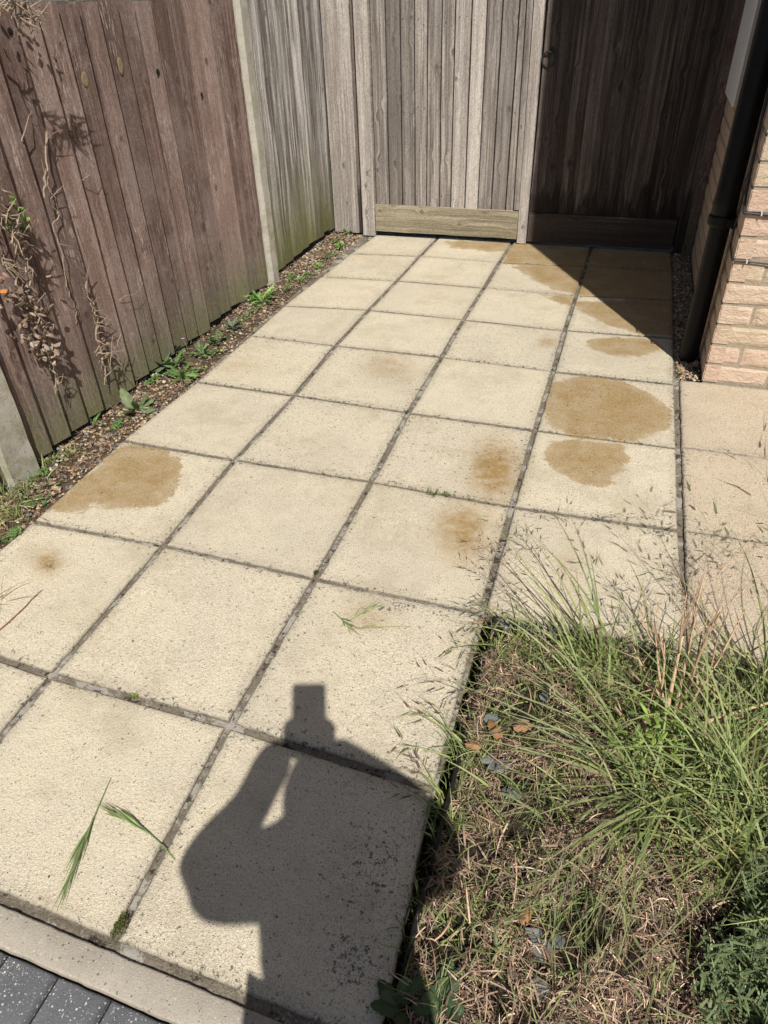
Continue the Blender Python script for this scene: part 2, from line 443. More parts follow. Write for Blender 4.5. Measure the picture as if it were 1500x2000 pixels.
def brick():
    t = NT('buff_brick'); p = t.pos(); col = t.attr('col', 'Vector'); r = t.attr('rnd')
    off = t.vm('ADD', p, t.n('ShaderNodeCombineXYZ', {0: t.math('MULTIPLY', r, 9.0), 1: t.math('MULTIPLY', r, 5.0), 2: 0.0}).outputs[0])
    n1 = t.noise(off, 14, 5, 0.7); n2 = t.noise(p, 300, 3, 0.7)
    sv = t.vm('MULTIPLY', off, (34, 34, 60))
    n3 = t.noise(sv, 1.0, 5, 0.65, dist=1.2)
    c = t.mix(t.mr(n1, 0.42, 0.6, 0, 0.5), col, (0.57, 0.46, 0.36))
    c = t.mix(t.mr(n3, 0.5, 0.75, 0, 0.3), c, (0.42, 0.28, 0.20))
    c = t.mix(t.mr(n2, 0.4, 0.75, 0, 0.35), c, (0.34, 0.22, 0.15))
    h = t.math('ADD', t.math('MULTIPLY', t.mr(n3, 0.35, 0.65), 1.0), t.math('MULTIPLY', n2, 0.25))
    return t.fin(c, 0.92, t.bump(h, 0.6, 0.004), 0.2)
M['brick'] = brick()

def veg(name, trans=0.3, rough=0.55, spec=0.35, varscale=60):
    t = NT(name); col = t.attr('col', 'Vector'); p = t.pos()
    n = t.noise(p, varscale, 3, 0.6)
    c = t.mix(1.0, col, t.n('ShaderNodeCombineColor', {0: t.mr(n, 0.3, 0.7, 0.75, 1.2), 1: t.mr(n, 0.3, 0.7, 0.78, 1.18), 2: t.mr(n, 0.3, 0.7, 0.8, 1.1)}).outputs[0], 'MULTIPLY')
    t.fin(c, rough, None, spec)
    tr = t.n('ShaderNodeBsdfTranslucent', {'Color': c})
    mx = t.n('ShaderNodeMixShader', {0: trans, 1: t.b.outputs[0], 2: tr.outputs[0]})
    t.t.links.new(mx.outputs[0], t.out.inputs['Surface'])
    return t.mat
M['leaf'] = veg('leaf', 0.3)
M['straw'] = veg('straw', 0.12, 0.75, 0.2)
M['stem'] = veg('woody_stem', 0.0, 0.85, 0.2, 200)
M['stone'] = veg('pebble', 0.0, 0.6, 0.35, 300)
M['slate'] = veg('slate', 0.0, 0.7, 0.4, 90)

# ------------------------------------------------------------------ ground
def flat_grid(x0, x1, y0, y1, nx, ny, zf):
    xs = np.linspace(x0, x1, nx + 1); ys = np.linspace(y0, y1, ny + 1)
    X, Y = np.meshgrid(xs, ys)
    Z = zf(X, Y)
    V = np.stack([X.ravel(), Y.ravel(), Z.ravel()], 1)
    F = [(j * (nx + 1) + i, j * (nx + 1) + i + 1, (j + 1) * (nx + 1) + i + 1, (j + 1) * (nx + 1) + i) for j in range(ny) for i in range(nx)]
    return V, F
g = MB()
v, f = flat_grid(-60, 60, -60, 60, 60, 60, lambda X, Y: np.full_like(X, -0.075))
g.add(v, f)
tag(g.build('ground', M['lawn']), kind='structure')

# slab corners surveyed from the photo
PIX = {(0,2):(65,1018),(0,3):(240,860),(0,4):(385,745),(0,5):(490,655),(0,6):(555,597),(0,7):(628,540),(0,8):(685,495),(0,9):(735,458),
 (1,1):(100,1318),(1,2):(318,1065),(1,3):(458,898),(1,4):(575,772),(1,5):(655,675),(1,6):(720,605),(1,7):(775,548),(1,8):(820,500),(1,9):(857,462),
 (2,0):(220,1840),(2,1):(448,1415),(2,2):(615,1130),(2,3):(725,940),(2,4):(797,805),(2,5):(862,697),(2,6):(905,624),(2,7):(945,562),(2,8):(975,512),(2,9):(1002,471),
 (3,1):(845,1540),(3,2):(940,1198),(3,3):(1000,990),(3,4):(1045,840),(3,5):(1080,725),(3,6):(1103,645),(3,7):(1125,577),(3,8):(1145,520),(3,9):(1157,478),
 (4,2):(1330,1220),(4,3):(1325,1035),(4,4):(1321,875),(4,5):(1317,750),(4,6):(1316,660),(4,7):(1315,585),(4,8):(1313,530),(4,9):(1311,487)}
C = {k: G(*p)[:2] for k, p in PIX.items()}
C[(4,2)] = np.array([1.815, 0.955])
C[(1,0)] = np.array([0.452, 0.066]); C[(0,0)] = np.array([-0.01, 0.08]); C[(0,1)] = np.array([-0.008, 0.515])
C[(3,0)] = np.array([1.372, 0.038])

STAINS = [
 [(262,866),(310,870),(352,892),(352,930),(335,960),(318,985),(265,1000),(235,998),(180,990),(165,1010),(150,1008),(140,1000),(85,998),(130,960),(190,905),(235,872)],
 [(1075,742),(1130,732),(1200,736),(1270,765),(1312,800),(1318,830),(1250,862),(1180,864),(1110,856),(1062,825),(1060,790)],
 [(1075,862),(1110,855),(1200,862),(1230,885),(1225,920),(1190,948),(1140,952),(1095,930),(1070,905)],
 [(1145,664),(1200,655),(1290,662),(1294,684),(1250,697),(1180,695),(1150,680)],
 [(1115,588),(1200,585),(1325,585),(1325,658),(1250,652),(1200,640),(1130,610)],
 [(1000,520),(1040,512),(1325,500),(1325,590),(1130,578),(1080,565),(1040,545)],
 [(990,470),(1325,470),(1325,540),(1150,525),(980,516)],
 [(862,470),(1005,470),(990,492),(940,490),(880,484)],
 [(1050,574),(1120,576),(1118,600),(1085,590)],
]
STW = [1, 1, 1, 1, 1, 1, 1, 1, 1]
SP = [np.array([G(*p)[:2] for p in s]) for s in STAINS]
def sdf(P, poly):
    d = np.full(len(P), 1e9); inside = np.zeros(len(P), bool)
    n = len(poly)
    for i in range(n):
        a = poly[i]; b = poly[(i + 1) % n]
        ab = b - a; t = np.clip(((P - a) @ ab) / (ab @ ab), 0, 1)
        d = np.minimum(d, np.hypot(*(P - a - t[:, None] * ab).T))
        cond = ((a[1] > P[:, 1]) != (b[1] > P[:, 1]))
        xs = (b[0] - a[0]) * (P[:, 1] - a[1]) / (b[1] - a[1] + 1e-12) + a[0]
        inside ^= cond & (P[:, 0] < xs)
    return np.where(inside, d, -d)
SOFT = [((965,915),(42,50),1.25),((905,1035),(52,50),1.0),((1068,668),(16,10),0.8),((755,715),(48,22),0.5),((95,1098),(24,22),1.0),((95,1098),(12,10),0.9),
        ((715,1205),(38,24),0.55),((1110,1110),(30,60),0.28),((470,712),(60,16),0.28),((860,560),(60,14),0.12),((600,497),(60,14),0.2),((1240,560),(60,25),0.3),
        ((290,600),(20,20),0.0),((120,1770),(90,25),0.12),((720,500),(50,10),0.2),((640,540),(40,12),0.15),((1235,690),(90,30),0.12),((1190,800),(120,50),0.25)]
LICH = [((1200,1010),(220,14),0.75),((1060,1000),(70,8),0.7),((1300,1040),(60,14),0.9),((1310,1120),(26,70),0.6),((770,1185),(80,14),0.85),((860,1200),(60,12),0.7),
        ((30,1040),(55,22),0.6),((20,1100),(30,60),0.35),((230,1160),(40,60),0.3),((270,870),(60,10),0.7),((700,1520),(140,60),0.5),((720,1700),(130,150),0.62),((690,1880),(80,90),0.75),
        ((1150,760),(90,10),0.5),((1250,590),(80,8),0.7),((930,900),(50,60),0.35),((560,1075),(60,10),0.35),((150,1630),(80,110),0.35),((300,1590),(60,70),0.3),((110,1300),(40,12),0.55),
        ((1190,1190),(90,20),0.4),((960,1130),(20,60),0.45),((600,1460),(40,40),0.5),((1240,700),(60,10),0.3),((1290,740),(40,10),0.4),((95,1105),(14,12),0.9),((640,1170),(40,16),0.4),((560,497),(40,6),0.4),((640,545),(40,8),0.45)]
def blobs(P, L):
    o = np.zeros(len(P))
    for (c, r, s) in L:
        g0 = G(*c)[:2]; gx = (G(c[0] + r[0], c[1])[:2] - g0); gy = (G(c[0], c[1] - r[1])[:2] - g0)
        A = np.linalg.inv(np.stack([gx, gy], 1))
        q = (P - g0) @ A.T
        o = np.maximum(o, s * np.exp(-(q ** 2).sum(1) * 0.9))
    return o
def slab_attrs(P):
    w = np.full(len(P), -1.0)
    for s in SP: w = np.maximum(w, sdf(P, s))
    return w, blobs(P, SOFT), blobs(P, LICH)
def ss(n):
    e = [0, 0.009, 0.02, 0.04]
    return np.array(e + list(np.linspace(0.07, 0.93, n)) + [1 - x for x in e[::-1]])
def slab(mb, c00, c10, c11, c01, gu0, gu1, gv0, gv1, seed, n=24):
    """one slab: quad corners on the joint centre lines, inset by half joints, worn edges"""
    t = ss(n); N = len(t)
    U, Vv = np.meshgrid(t, t)
    lu = (np.linalg.norm(c10 - c00) + np.linalg.norm(c11 - c01)) / 2
    lv = (np.linalg.norm(c01 - c00) + np.linalg.norm(c11 - c10)) / 2
    u = gu0 / lu + U * (1 - (gu0 + gu1) / lu); v_ = gv0 / lv + Vv * (1 - (gv0 + gv1) / lv)
    P = ((1 - u) * (1 - v_))[..., None] * c00 + (u * (1 - v_))[..., None] * c10 + (u * v_)[..., None] * c11 + ((1 - u) * v_)[..., None] * c01
    P = P.reshape(-1, 2)
    Uf, Vf = U.ravel(), Vv.ravel()
    ed = np.minimum(np.minimum(Uf, 1 - Uf) * lu, np.minimum(Vf, 1 - Vf) * lv)
    r = random.Random(seed)
    tx, ty, dz = r.uniform(-.004, .004), r.uniform(-.004, .004), r.uniform(-.0012, .0012)
    z = np.zeros(len(P))
    cen = P.mean(0)
    cu = (c10 - c00) / lu; cv = (c01 - c00) / lv
    for i, (x, y) in enumerate(P):
        e = ed[i]
        if e < 0.03:
            nz = noise.noise((x * 38, y * 38, seed)) + 0.5 * noise.noise((x * 110, y * 110, seed))
            k = max(0, 1 - e / 0.02) * 0.0022 * nz
            du = (-k if Uf[i] < 0.5 else k) if min(Uf[i], 1 - Uf[i]) * lu < 0.02 else 0
            dv = (-k if Vf[i] < 0.5 else k) if min(Vf[i], 1 - Vf[i]) * lv < 0.02 else 0
            P[i] += du * cu + dv * cv
        z[i] = dz + tx * (x - cen[0]) + ty * (y - cen[1]) + 0.0006 * noise.noise((x * 9, y * 9, 3.3))
        if e < 0.001: z[i] -= 0.0042 + 0.0018 * noise.noise((x * 60, y * 60, 9))
        elif e < 0.006: z[i] -= 0.0009
    w, so_, li = slab_attrs(P)
    V3 = np.column_stack([P, z])
    F = [(j * N + i, j * N + i + 1, (j + 1) * N + i + 1, (j + 1) * N + i) for j in range(N - 1) for i in range(N - 1)]
    ring = [i for i in range(N)] + [j * N + N - 1 for j in range(1, N)] + [(N - 1) * N + i for i in range(N - 2, -1, -1)] + [j * N for j in range(N - 2, 0, -1)]
    k = len(V3)
    low = V3[ring].copy(); low[:, 2] = -0.042
    F += [(ring[(i + 1) % len(ring)], ring[i], k + i, k + (i + 1) % len(ring)) for i in range(len(ring))]
    A = lambda a: np.concatenate([a, a[ring]])
    mb.add(np.concatenate([V3, low]), F, wet=A(w), soft=A(so_), lich=np.maximum(A(li), 0.22 + 0.16 * r.random() + 0.30 * np.clip(1 - A(ed) / 0.035, 0, 1)), tint=r.random(), edge=A(ed))

path = MB()
sd_ = 0
for c in range(4):
    for rr in range(9):
        if c == 3 and rr < 2: continue
        sd_ += 1
        a = C[(c, rr)]; b = C[(c + 1, rr)]; cc = C[(c + 1, rr + 1)]; d = C[(c, rr + 1)]
        hj = 0.0055; wj = 0.0075
        k = random.Random(sd_ * 3)
        wide = 0.0085 if rr == 1 else hj
        slab(path, a, b, cc, d, 0.001 if c == 0 else wj + k.uniform(-.001, .002), (0.001 if (c == 2 and rr < 2) else wj) if c < 3 else 0.002, wide if rr != 2 else 0.005, hj if rr != 0 else 0.0085, sd_, 22 if rr < 5 else 12)
# slabs of the house path
side = MB()
ys = [0.955, 1.418, 1.872, 2.368]
for i in range(3):
    for j in range(2):
        x0 = 1.808 + 0.455 * j; x1 = x0 + 0.455
        sd_ += 1
        slab(side, np.array([x0, ys[i]]), np.array([x1, ys[i]]), np.array([x1, ys[i + 1]]), np.array([x0, ys[i + 1]]), 0.007 if j == 0 else 0.0015, 0.0015, 0.0015, 0.0015, sd_, 20)
for i in range(3):
    for j in range(3):
        x0 = 1.808 + 0.455 * (2 + j); x1 = x0 + 0.455
        sd_ += 1
        slab(side, np.array([x0, ys[i]]), np.array([x1, ys[i]]), np.array([x1, ys[i + 1]]), np.array([x0, ys[i + 1]]), 0.0015, 0.0015, 0.0015, 0.0015, sd_, 6)
po = path.build('path', M['slab']); tag(po, kind='structure')
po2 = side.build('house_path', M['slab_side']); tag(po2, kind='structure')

# mortar bed in the joints
mo = MB()
def mz(X, Y):
    Z = np.zeros_like(X)
    it = np.nditer(X, flags=['multi_index'])
    for x in it:
        i = it.multi_index
        Z[i] = -0.0090 + (0.003 if (Y[i] < 0.056 and X[i] < 1.4) else 0) + 0.003 * noise.noise((X[i] * 30, Y[i] * 30, 1)) + 0.0025 * noise.noise((X[i] * 90, Y[i] * 90, 5))
    return Z
v, f = flat_grid(-0.005, 1.350, 0.0, 0.95, 230, 150, mz); mo.add(v, f)
v, f = flat_grid(0.0, 1.815, 0.95, 4.03, 230, 380, mz); mo.add(v, f)
v, f = flat_grid(1.815, 2.3, 0.96, 2.365, 40, 100, mz); mo.add(v, f)
tag(mo.build('mortar_bed', M['mortar'], smooth=True), kind='structure')

# threshold strip of mortar at the gate
th = MB()
def tz(X, Y): return 0.004 + 0.0 * X
v, f = flat_grid(0.99, 1.80, 3.945, 4.06, 60, 10, lambda X, Y: 0.003 + 0.0015 * np.sin(X * 31 + Y * 50) * np.cos(X * 77))
th.add(v, f)
tag(th.build('threshold_strip', M['kerb'], smooth=True), kind='structure')

# concrete edging kerb and charcoal block paving
kb = MB()
a0 = np.array([-0.6, 0.083]); a1 = np.array([3.4, -0.028])
kd_ = (a1 - a0) / np.linalg.norm(a1 - a0); kn_ = np.array([-kd_[1], kd_[0]])
def strip_piece(mb, s0, s1, o0, o1, z0, z1, r=0.004, nseg=40, **at):
    t = np.linspace(s0, s1, nseg + 1)
    prof = [(o0, z0), (o0, z1 - r), (o0 + r * .3, z1 - r * .3), (o0 + r, z1), ((o0 + o1) / 2, z1), (o1 - r, z1), (o1 - r * .3, z1 - r * .3), (o1, z1 - r), (o1, z0)]
    V = []; F = []
    for i, s in enumerate(t):
        for (o, z) in prof:
            q = a0 + kd_ * s + kn_ * o
            jz = 0.0012 * noise.noise((q[0] * 40, q[1] * 40, z * 20))
            V.append((q[0] + jz, q[1] + jz, z + jz))
    n = len(prof)
    for i in range(nseg):
        for k in range(n - 1):
            F.append((i * n + k, i * n + k + 1, (i + 1) * n + k + 1, (i + 1) * n + k))
    F.append(tuple(range(n))); F.append(tuple(range(nseg * n + n - 1, nseg * n - 1, -1)))
    mb.add(V, F, **at)
# fit of the kerb line: surveyed from (0,1765) and (520,1960)
for s0 in np.arange(0, 4.0, 0.915):
    strip_piece(kb, s0 + 0.002, s0 + 0.913, -0.056, -0.004, -0.07, 0.003, 0.004, 60)
tag(kb.build('kerb', M['kerb'], smooth=True), kind='structure')
bp = MB()
k0 = 0.0625
for row in range(14):
    for i in range(-2, 42):
        s0 = k0 + i * 0.1 + (0.0 if row % 1 == 0 else 0)
        o1 = -0.060 - row * 0.203
        strip_piece(bp, s0 + 0.0015, s0 + 0.0985, o1 - 0.2, o1, -0.06, -0.004 + 0.001 * random.random(), 0.005, 6)
tag(bp.build('driveway', M['block'], smooth=True), kind='structure')
jj = MB()
v, f = flat_grid(-0.8, 3.6, -3.2, 0.09, 40, 30, lambda X, Y: np.full_like(X, -0.018)); jj.add(v, f)
tag(jj.build('joint_sand', M['dirt']), kind='structure')

# gravel strips (soil under the pebbles)
def dzn(X, Y, base, amp, sc=14):
    Z = np.zeros_like(X)
    for i in np.ndindex(X.shape):
        Z[i] = base + amp * (noise.noise((X[i] * sc, Y[i] * sc, 2)) + 0.5 * noise.noise((X[i] * sc * 3, Y[i] * sc * 3, 7)))
    return Z
gs_ = MB()
v, f = flat_grid(-0.30, 0.012, -0.4, 4.05, 40, 420, lambda X, Y: dzn(X, Y, -0.014, 0.010)); gs_.add(v, f)
v, f = flat_grid(1.80, 1.90, 2.372, 4.05, 16, 170, lambda X, Y: dzn(X, Y, -0.012, 0.006)); gs_.add(v, f)
tag(gs_.build('gravel_bed', M['dirt'], smooth=True), kind='structure')

# planting bed terrain
def bh(x, y):
    x = np.asarray(x, float); y = np.asarray(y, float)
    h = -0.024 + 0.016 * np.sin(x * 9 + 1.1) * np.cos(y * 8 + .4) + 0.008 * np.sin(x * 21 + y * 13) + 0.006 * np.cos(x * 33 - y * 27 + 1)
    d = np.minimum(x - 1.372, 0.93 - y)
    return h + np.clip(d, 0, .25) * 0.10 - 0.014 * np.exp(-(np.clip(d, 0, 1) / .02) ** 2)
bd = MB()
v, f = flat_grid(1.368, 3.2, 0.02, 0.948, 200, 110, lambda X, Y: bh(X, Y) + np.array([[0.004 * noise.noise((a * 60, b * 60, 0)) for a, b in zip(r1, r2)] for r1, r2 in zip(X, Y)]))
bd.add(v, f)
tag(bd.build('planting_bed', M['soil'], smooth=True), kind='structure')

# ------------------------------------------------------------------ timber builders
def tb(mb, A, U, N, w, t0, t1, z0, z1, seed, nz=8, wob=0.002, mat=0, lean=0.0, shift=0.0, nu=3):
    """vertical board: from A along U (width w), face normal N, thickness t0 at U=0 to t1 at U=w"""
    A = np.array([A[0], A[1], 0.0]); U = np.array([U[0], U[1], 0.0]); N = np.array([N[0], N[1], 0.0])
    r = random.Random(seed)
    V = []; WC = []; F = []
    ph = r.uniform(0, 50); idn = r.uniform(0, 300); z_ = r.uniform(0, 6); bow = r.uniform(-1, 1) * wob
    cup = r.uniform(-.0012, .0012)
    us = [0, 0.0022 / w] + [i / nu for i in range(1, nu)] + [1 - 0.0022 / w, 1]
    def prof(zz):
        P = []
        for k, u in enumerate(us):
            th_ = t0 + (t1 - t0) * u
            d = th_ + cup * math.sin(math.pi * u)
            if k in (0, len(us) - 1): d -= 0.0025 if th_ > .006 else 0.0008
            P.append((u, d))
        return [(0.0, 0.0)] + P + [(1.0, 0.0)]
    n = None
    for i in range(nz + 1):
        f_ = i / nz
        zz = z0 + (z1 - z0) * f_
        dx = bow * math.sin(math.pi * f_) + wob * 0.5 * noise.noise((zz * 5, ph, 0)) + lean * (zz - z0)
        dn = wob * noise.noise((zz * 4, ph, 9)) + shift
        pr = prof(zz)
        n = len(pr)
        for (u, d) in pr:
            q = A + U * (u * w + dx) + N * (d + dn)
            V.append((q[0], q[1], zz)); WC.append((u * w + z_, zz + z_ * 3, idn))
    for i in range(nz):
        for k in range(n):
            k2 = (k + 1) % n
            F.append((i * n + k, i * n + k2, (i + 1) * n + k2, (i + 1) * n + k))
    F.append(tuple(range(n - 1, -1, -1))); F.append(tuple(range(nz * n, nz * n + n)))
    mb.add(V, F, mat=mat, wc=np.array(WC), rnd=r.random())
def hb(mb, x0, x1, y0, y1, z0, z1, seed, axis='x', mat=0, jag=0.001):
    """horizontal board, grain along the given axis, slightly uneven"""
    r = random.Random(seed); n = 14
    V = []; WC = []; F = []
    idn = r.uniform(0, 300)
    for i in range(n + 1):
        f_ = i / n
        for (a, b) in ((0, 0), (1, 0), (1, 1), (0, 1)):
            if axis == 'x':
                x = x0 + (x1 - x0) * f_; y = y0 + (y1 - y0) * a; z = z0 + (z1 - z0) * b
                j = noise.noise((x * 9, seed, b)) * jag
                V.append((x, y, z + j)); WC.append(((z if True else y) + (0.03 if a else 0), x + idn, idn))
            else:
                y = y0 + (y1 - y0) * f_; x = x0 + (x1 - x0) * a; z = z0 + (z1 - z0) * b
                j = noise.noise((y * 9, seed, b)) * jag
                V.append((x, y, z + j)); WC.append((z + x, y + idn, idn))
    for i in range(n):
        for k in range(4):
            k2 = (k + 1) % 4
            F.append((i * 4 + k, (i + 1) * 4 + k, (i + 1) * 4 + k2, i * 4 + k2))
    F.append((0, 1, 2, 3)); F.append((n * 4 + 3, n * 4 + 2, n * 4 + 1, n * 4))
    mb.add(V, F, mat=mat, wc=np.array(WC), rnd=r.random())

FX = -0.205      # rear plane of the fence boards
# brown panel between the concrete posts
def brown_panel(y0, y1, name, label, zt, seed0, bottoms=None):
    root = empty(name, (FX, (y0 + y1) / 2, 0), label, 'fence panel', None)
    mb = MB()
    y = y0; i = 0
    while y < y1 - 0.01:
        r = random.Random(seed0 + i)
        w = r.uniform(0.092, 0.104)
        if y + w > y1: w = y1 - y + 0.006
        tb(mb, (FX, y), (0, 1), (1, 0), w + 0.012, 0.003, 0.026, r.uniform(0.0, 0.025), zt + r.uniform(-.006, .006), seed0 * 7 + i, nz=14, wob=0.0018, lean=r.uniform(-.002, .002))
        y += w; i += 1
    mb.build('boards', M['brown'], root)
    rl = MB()
    hb(rl, FX - 0.05, FX - 0.005, y0, y1, zt - 0.03, zt + 0.008, seed0, 'y')
    rl.build('rail', M['rail'], root)
    rl = MB()
    hb(rl, FX - 0.045, FX - 0.004, y0, y1, 0.15, 0.19, seed0 + 1, 'y')
    rl.build('rail', M['rail'], root)
    return root
bpan = brown_panel(1.185, 3.02, 'timber_fence', 'brown stained panel of overlapping vertical boards with old ivy stems', 1.212, 11)
# knots in the brown boards that stand out pale
kn = MB()
def disc(mb, c, nrm_x, ry, rz, n=18, rings=4, col=None):
    V = [(nrm_x, c[0], c[1])]; F = []
    for j in range(1, rings + 1):
        for k in range(n):
            a = 2 * math.pi * k / n
            rr_ = j / rings * (1 + 0.05 * math.sin(3 * a + c[0] * 9))
            V.append((nrm_x + (0.0006 if j < rings else -0.001), c[0] + math.cos(a) * ry * rr_, c[1] + math.sin(a) * rz * rr_))
    for k in range(n): F.append((0, 1 + k, 1 + (k + 1) % n))
    for j in range(rings - 1):
        for k in range(n):
            a = 1 + j * n + k; b = 1 + j * n + (k + 1) % n
            F.append((a, a + n, b + n, b))
    mb.add(V, F)
def knot_mat():
    t = NT('pale_knot'); p = t.pos()
    tc = t.n('ShaderNodeTexCoord').outputs['Object']
    l = t.n('ShaderNodeVectorMath', {0: t.vm('MULTIPLY', tc, (0, 1.0, 0.62))}, operation='LENGTH').outputs['Value']
    r = t.math('SINE', t.math('ADD', t.math('MULTIPLY', l, 2600), t.math('MULTIPLY', t.noise(p, 120), 4)))
    c = t.mix(t.mr(r, -1, 1), (0.18, 0.13, 0.075), (0.27, 0.205, 0.12))
    c = t.mix(t.mr(t.noise(p, 90, 4, 0.7), 0.5, 0.7, 0, 0.6), c, (0.16, 0.10, 0.06))
    return t.fin(c, 0.8)
M['knot'] = knot_mat()
for (px, py, ry, rz) in ((167, 155, 0.017, 0.022), (236, 128, 0.014, 0.026)):
    q = XP(px, py, FX + 0.0215)
    mb = MB(); disc(mb, (q[1], q[2]), q[0] - 0.0005, ry, rz)
    o = mb.build('knot', M['knot'], bpan, origin=None)
    # move origin to the disc centre so that its growth rings centre on it
    ctr = Vector((q[0], q[1], q[2])) - parent_world(bpan)
    for vtx in o.data.vertices: vtx.co = vtx.co - ctr
    o.location = ctr
M['hole'] = flat('hole_dark', (0.004, 0.004, 0.004), 0.9)
for (px, py, ry, rz) in ((307, 141, 0.012, 0.011), (393, 185, 0.010, 0.009), (18, 61, 0.011, 0.009)):
    q = XP(px, py, FX + 0.021)
    hm = MB(); disc(hm, (q[1], q[2]), q[0] + 0.004, ry, rz, 9, 2)
    hm.build('knot_hole', M['hole'], bpan)

brown_panel(-0.6, 1.085, 'timber_fence', 'brown fence panel nearest the camera, at the left edge before the concrete post', 1.212, 57)

# grey panel
gp = empty('timber_fence', (FX, 3.5, 0), 'silver grey weathered fence panel with dark drips and green foot', 'fence panel')
mb = MB(); y = 3.085; i = 0
while y < 3.96:
    r = random.Random(900 + i); w = r.uniform(0.10, 0.125)
    tb(mb, (FX + 0.004, y), (0, 1), (1, 0), w + 0.014, 0.005, 0.0155, 0.022 + r.uniform(-.006, .012), 1.35, 900 + i, nz=14, wob=0.004, lean=r.uniform(-.006, .006))
    y += w; i += 1
mb.build('boards', M['grey'], gp)
rl = MB(); hb(rl, FX - 0.05, FX - 0.003, 3.08, 3.98, 1.30, 1.34, 5, 'y'); rl.build('rail', M['grey'], gp); rl = MB(); hb(rl, FX - 0.05, FX - 0.003, 3.08, 3.98, 0.16, 0.2, 6, 'y')
rl.build('rail', M['grey'], gp)

# concrete posts
def cpost(name, y0, y1, x0, x1, zt, label, cham=0.02):
    mb = MB()
    n = 40
    prof = [(x0, y0), (x1 - cham, y0), (x1, y0 + cham * 0.5), (x1, y1 - cham * 0.5), (x1 - cham, y1), (x0, y1)]
    V = []; F = []
    for i in range(n + 1):
        z = -0.1 + (zt + 0.1) * i / n
        for (x, y) in prof:
            j = 0.0022 * noise.noise((x * 12, y * 12, z * 9)) + 0.0012 * noise.noise((x * 40, y * 40, z * 50))
            V.append((x + j, y + j * 0.8, z))
    k = len(prof)
    for i in range(n):
        for a in range(k):
            b = (a + 1) % k
            F.append((i * k + a, i * k + b, (i + 1) * k + b, (i + 1) * k + a))
    F.append(tuple(range(k - 1, -1, -1))); F.append(tuple(range(n * k, n * k + k)))
    mb.add(V, F)
    return tag(mb.build(name, M['post']), label, 'fence post', 'concrete fence posts')
cpost('concrete_post', 3.003, 3.088, -0.265, -0.160, 1.30, 'rough concrete post between the brown and the grey fence panels')
cpost('concrete_post', 1.085, 1.215, -0.29, -0.168, 1.30, 'concrete post rising out of the frame at the lower left edge among grass')

# ------------------------------------------------------------------ gates
GY = 3.965
# infill boards in the corner
ic = empty('corner_boarding', (-0.06, GY, 0), 'wide weathered boards filling the corner between grey fence and gate', 'boarding')
mb = MB()
tb(mb, (-0.176, GY), (1, 0), (0, -1), 0.158, 0.020, 0.020, 0.004, 1.9, 41, nz=20, wob=0.002, nu=5)
mb.build('wide_board', M['gate'], ic)
mb = MB()
tb(mb, (-0.014, GY), (1, 0), (0, -1), 0.028, 0.012, 0.012, 0.004, 1.9, 42, nz=20, wob=0.001)
mb.build('fillet', M['gate_shade_wet'], ic)
mb = MB()
tb(mb, (0.017, GY), (1, 0), (0, -1), 0.078, 0.045, 0.045, 0.0, 1.9, 43, nz=20, wob=0.003)
mb.build('post_strip', M['gate'], ic)
tb_x = 0.096
def gate_leaf(name, label, x0, x1, nboards, mat, kick, seed0, y, overlap, kx0, kx1, kz1, nail_z=(), kz0=0.018):
    root = empty(name, ((x0 + x1) / 2, y, 0.0), label, 'gate', None)
    mb = MB()
    ws = [random.Random(seed0 + i).uniform(0.85, 1.15) for i in range(nboards)]
    sc = (x1 - x0) / sum(ws); x = x0
    for i in range(nboards):
        w = ws[i] * sc
        if overlap:
            tb(mb, (x, y), (1, 0), (0, -1), w + 0.005, 0.036, 0.014, 0.03, 1.9, seed0 + i * 3, nz=20, wob=0.0022)
        else:
            tb(mb, (x + 0.0032, y), (1, 0), (0, -1), w - 0.0064, 0.018, 0.018, 0.03, 1.9, seed0 + i * 3, nz=20, wob=0.0016, shift=random.Random(seed0 + i).uniform(-.0015, .0015))
        if not overlap and i: box(mb, x - 0.012, x + 0.012, y + 0.0012, y + 0.0018, 0.04, 1.88, wc=(x, .5, i * 7.0), rnd=0.05)
        if nail_z:
            r = random.Random(seed0 + 7 * i)
            for z in nail_z:
                for k in (0.25, 0.75):
                    cx = x + w * k + r.uniform(-.004, .004); cz = z + r.uniform(-.025, .025)
                    tube(mb, [(cx, y - 0.0165, cz), (cx, y - 0.0205, cz)], 0.0021, 6, mat=1)
        x += w
    mb.build('boards', [mat, M['iron']], root)
    kb_ = MB()
    hb(kb_, kx0, kx1, y - 0.045, y - 0.019, kz0, kz1, seed0 + 99, 'x', jag=0.004)
    kb_.build('kick_board', kick, root)
    for z in (0.12, 0.75, 1.7):
        lg = MB(); hb(lg, x0 + 0.01, x1 - 0.01, y + 0.002, y + 0.035, z, z + 0.11, seed0 + 50, 'x')
        lg.build('ledge', M['gate'], root)
    return root
gl = gate_leaf('gate', 'sunlit grey timber gate leaf with greenish kick board', 0.098, 0.948, 11, M['gate'], M['kick'], 500, GY, False, 0.100, 0.947, 0.178, (0.24, 0.66, 1.06), 0.030)
gr = gate_leaf('gate', 'shaded damp timber gate leaf with iron ring handle', 1.004, 1.795, 10, M['gate_shade_wet'], M['gate_shade_wet'], 700, GY + 0.012, True, 1.006, 1.79, 0.172)
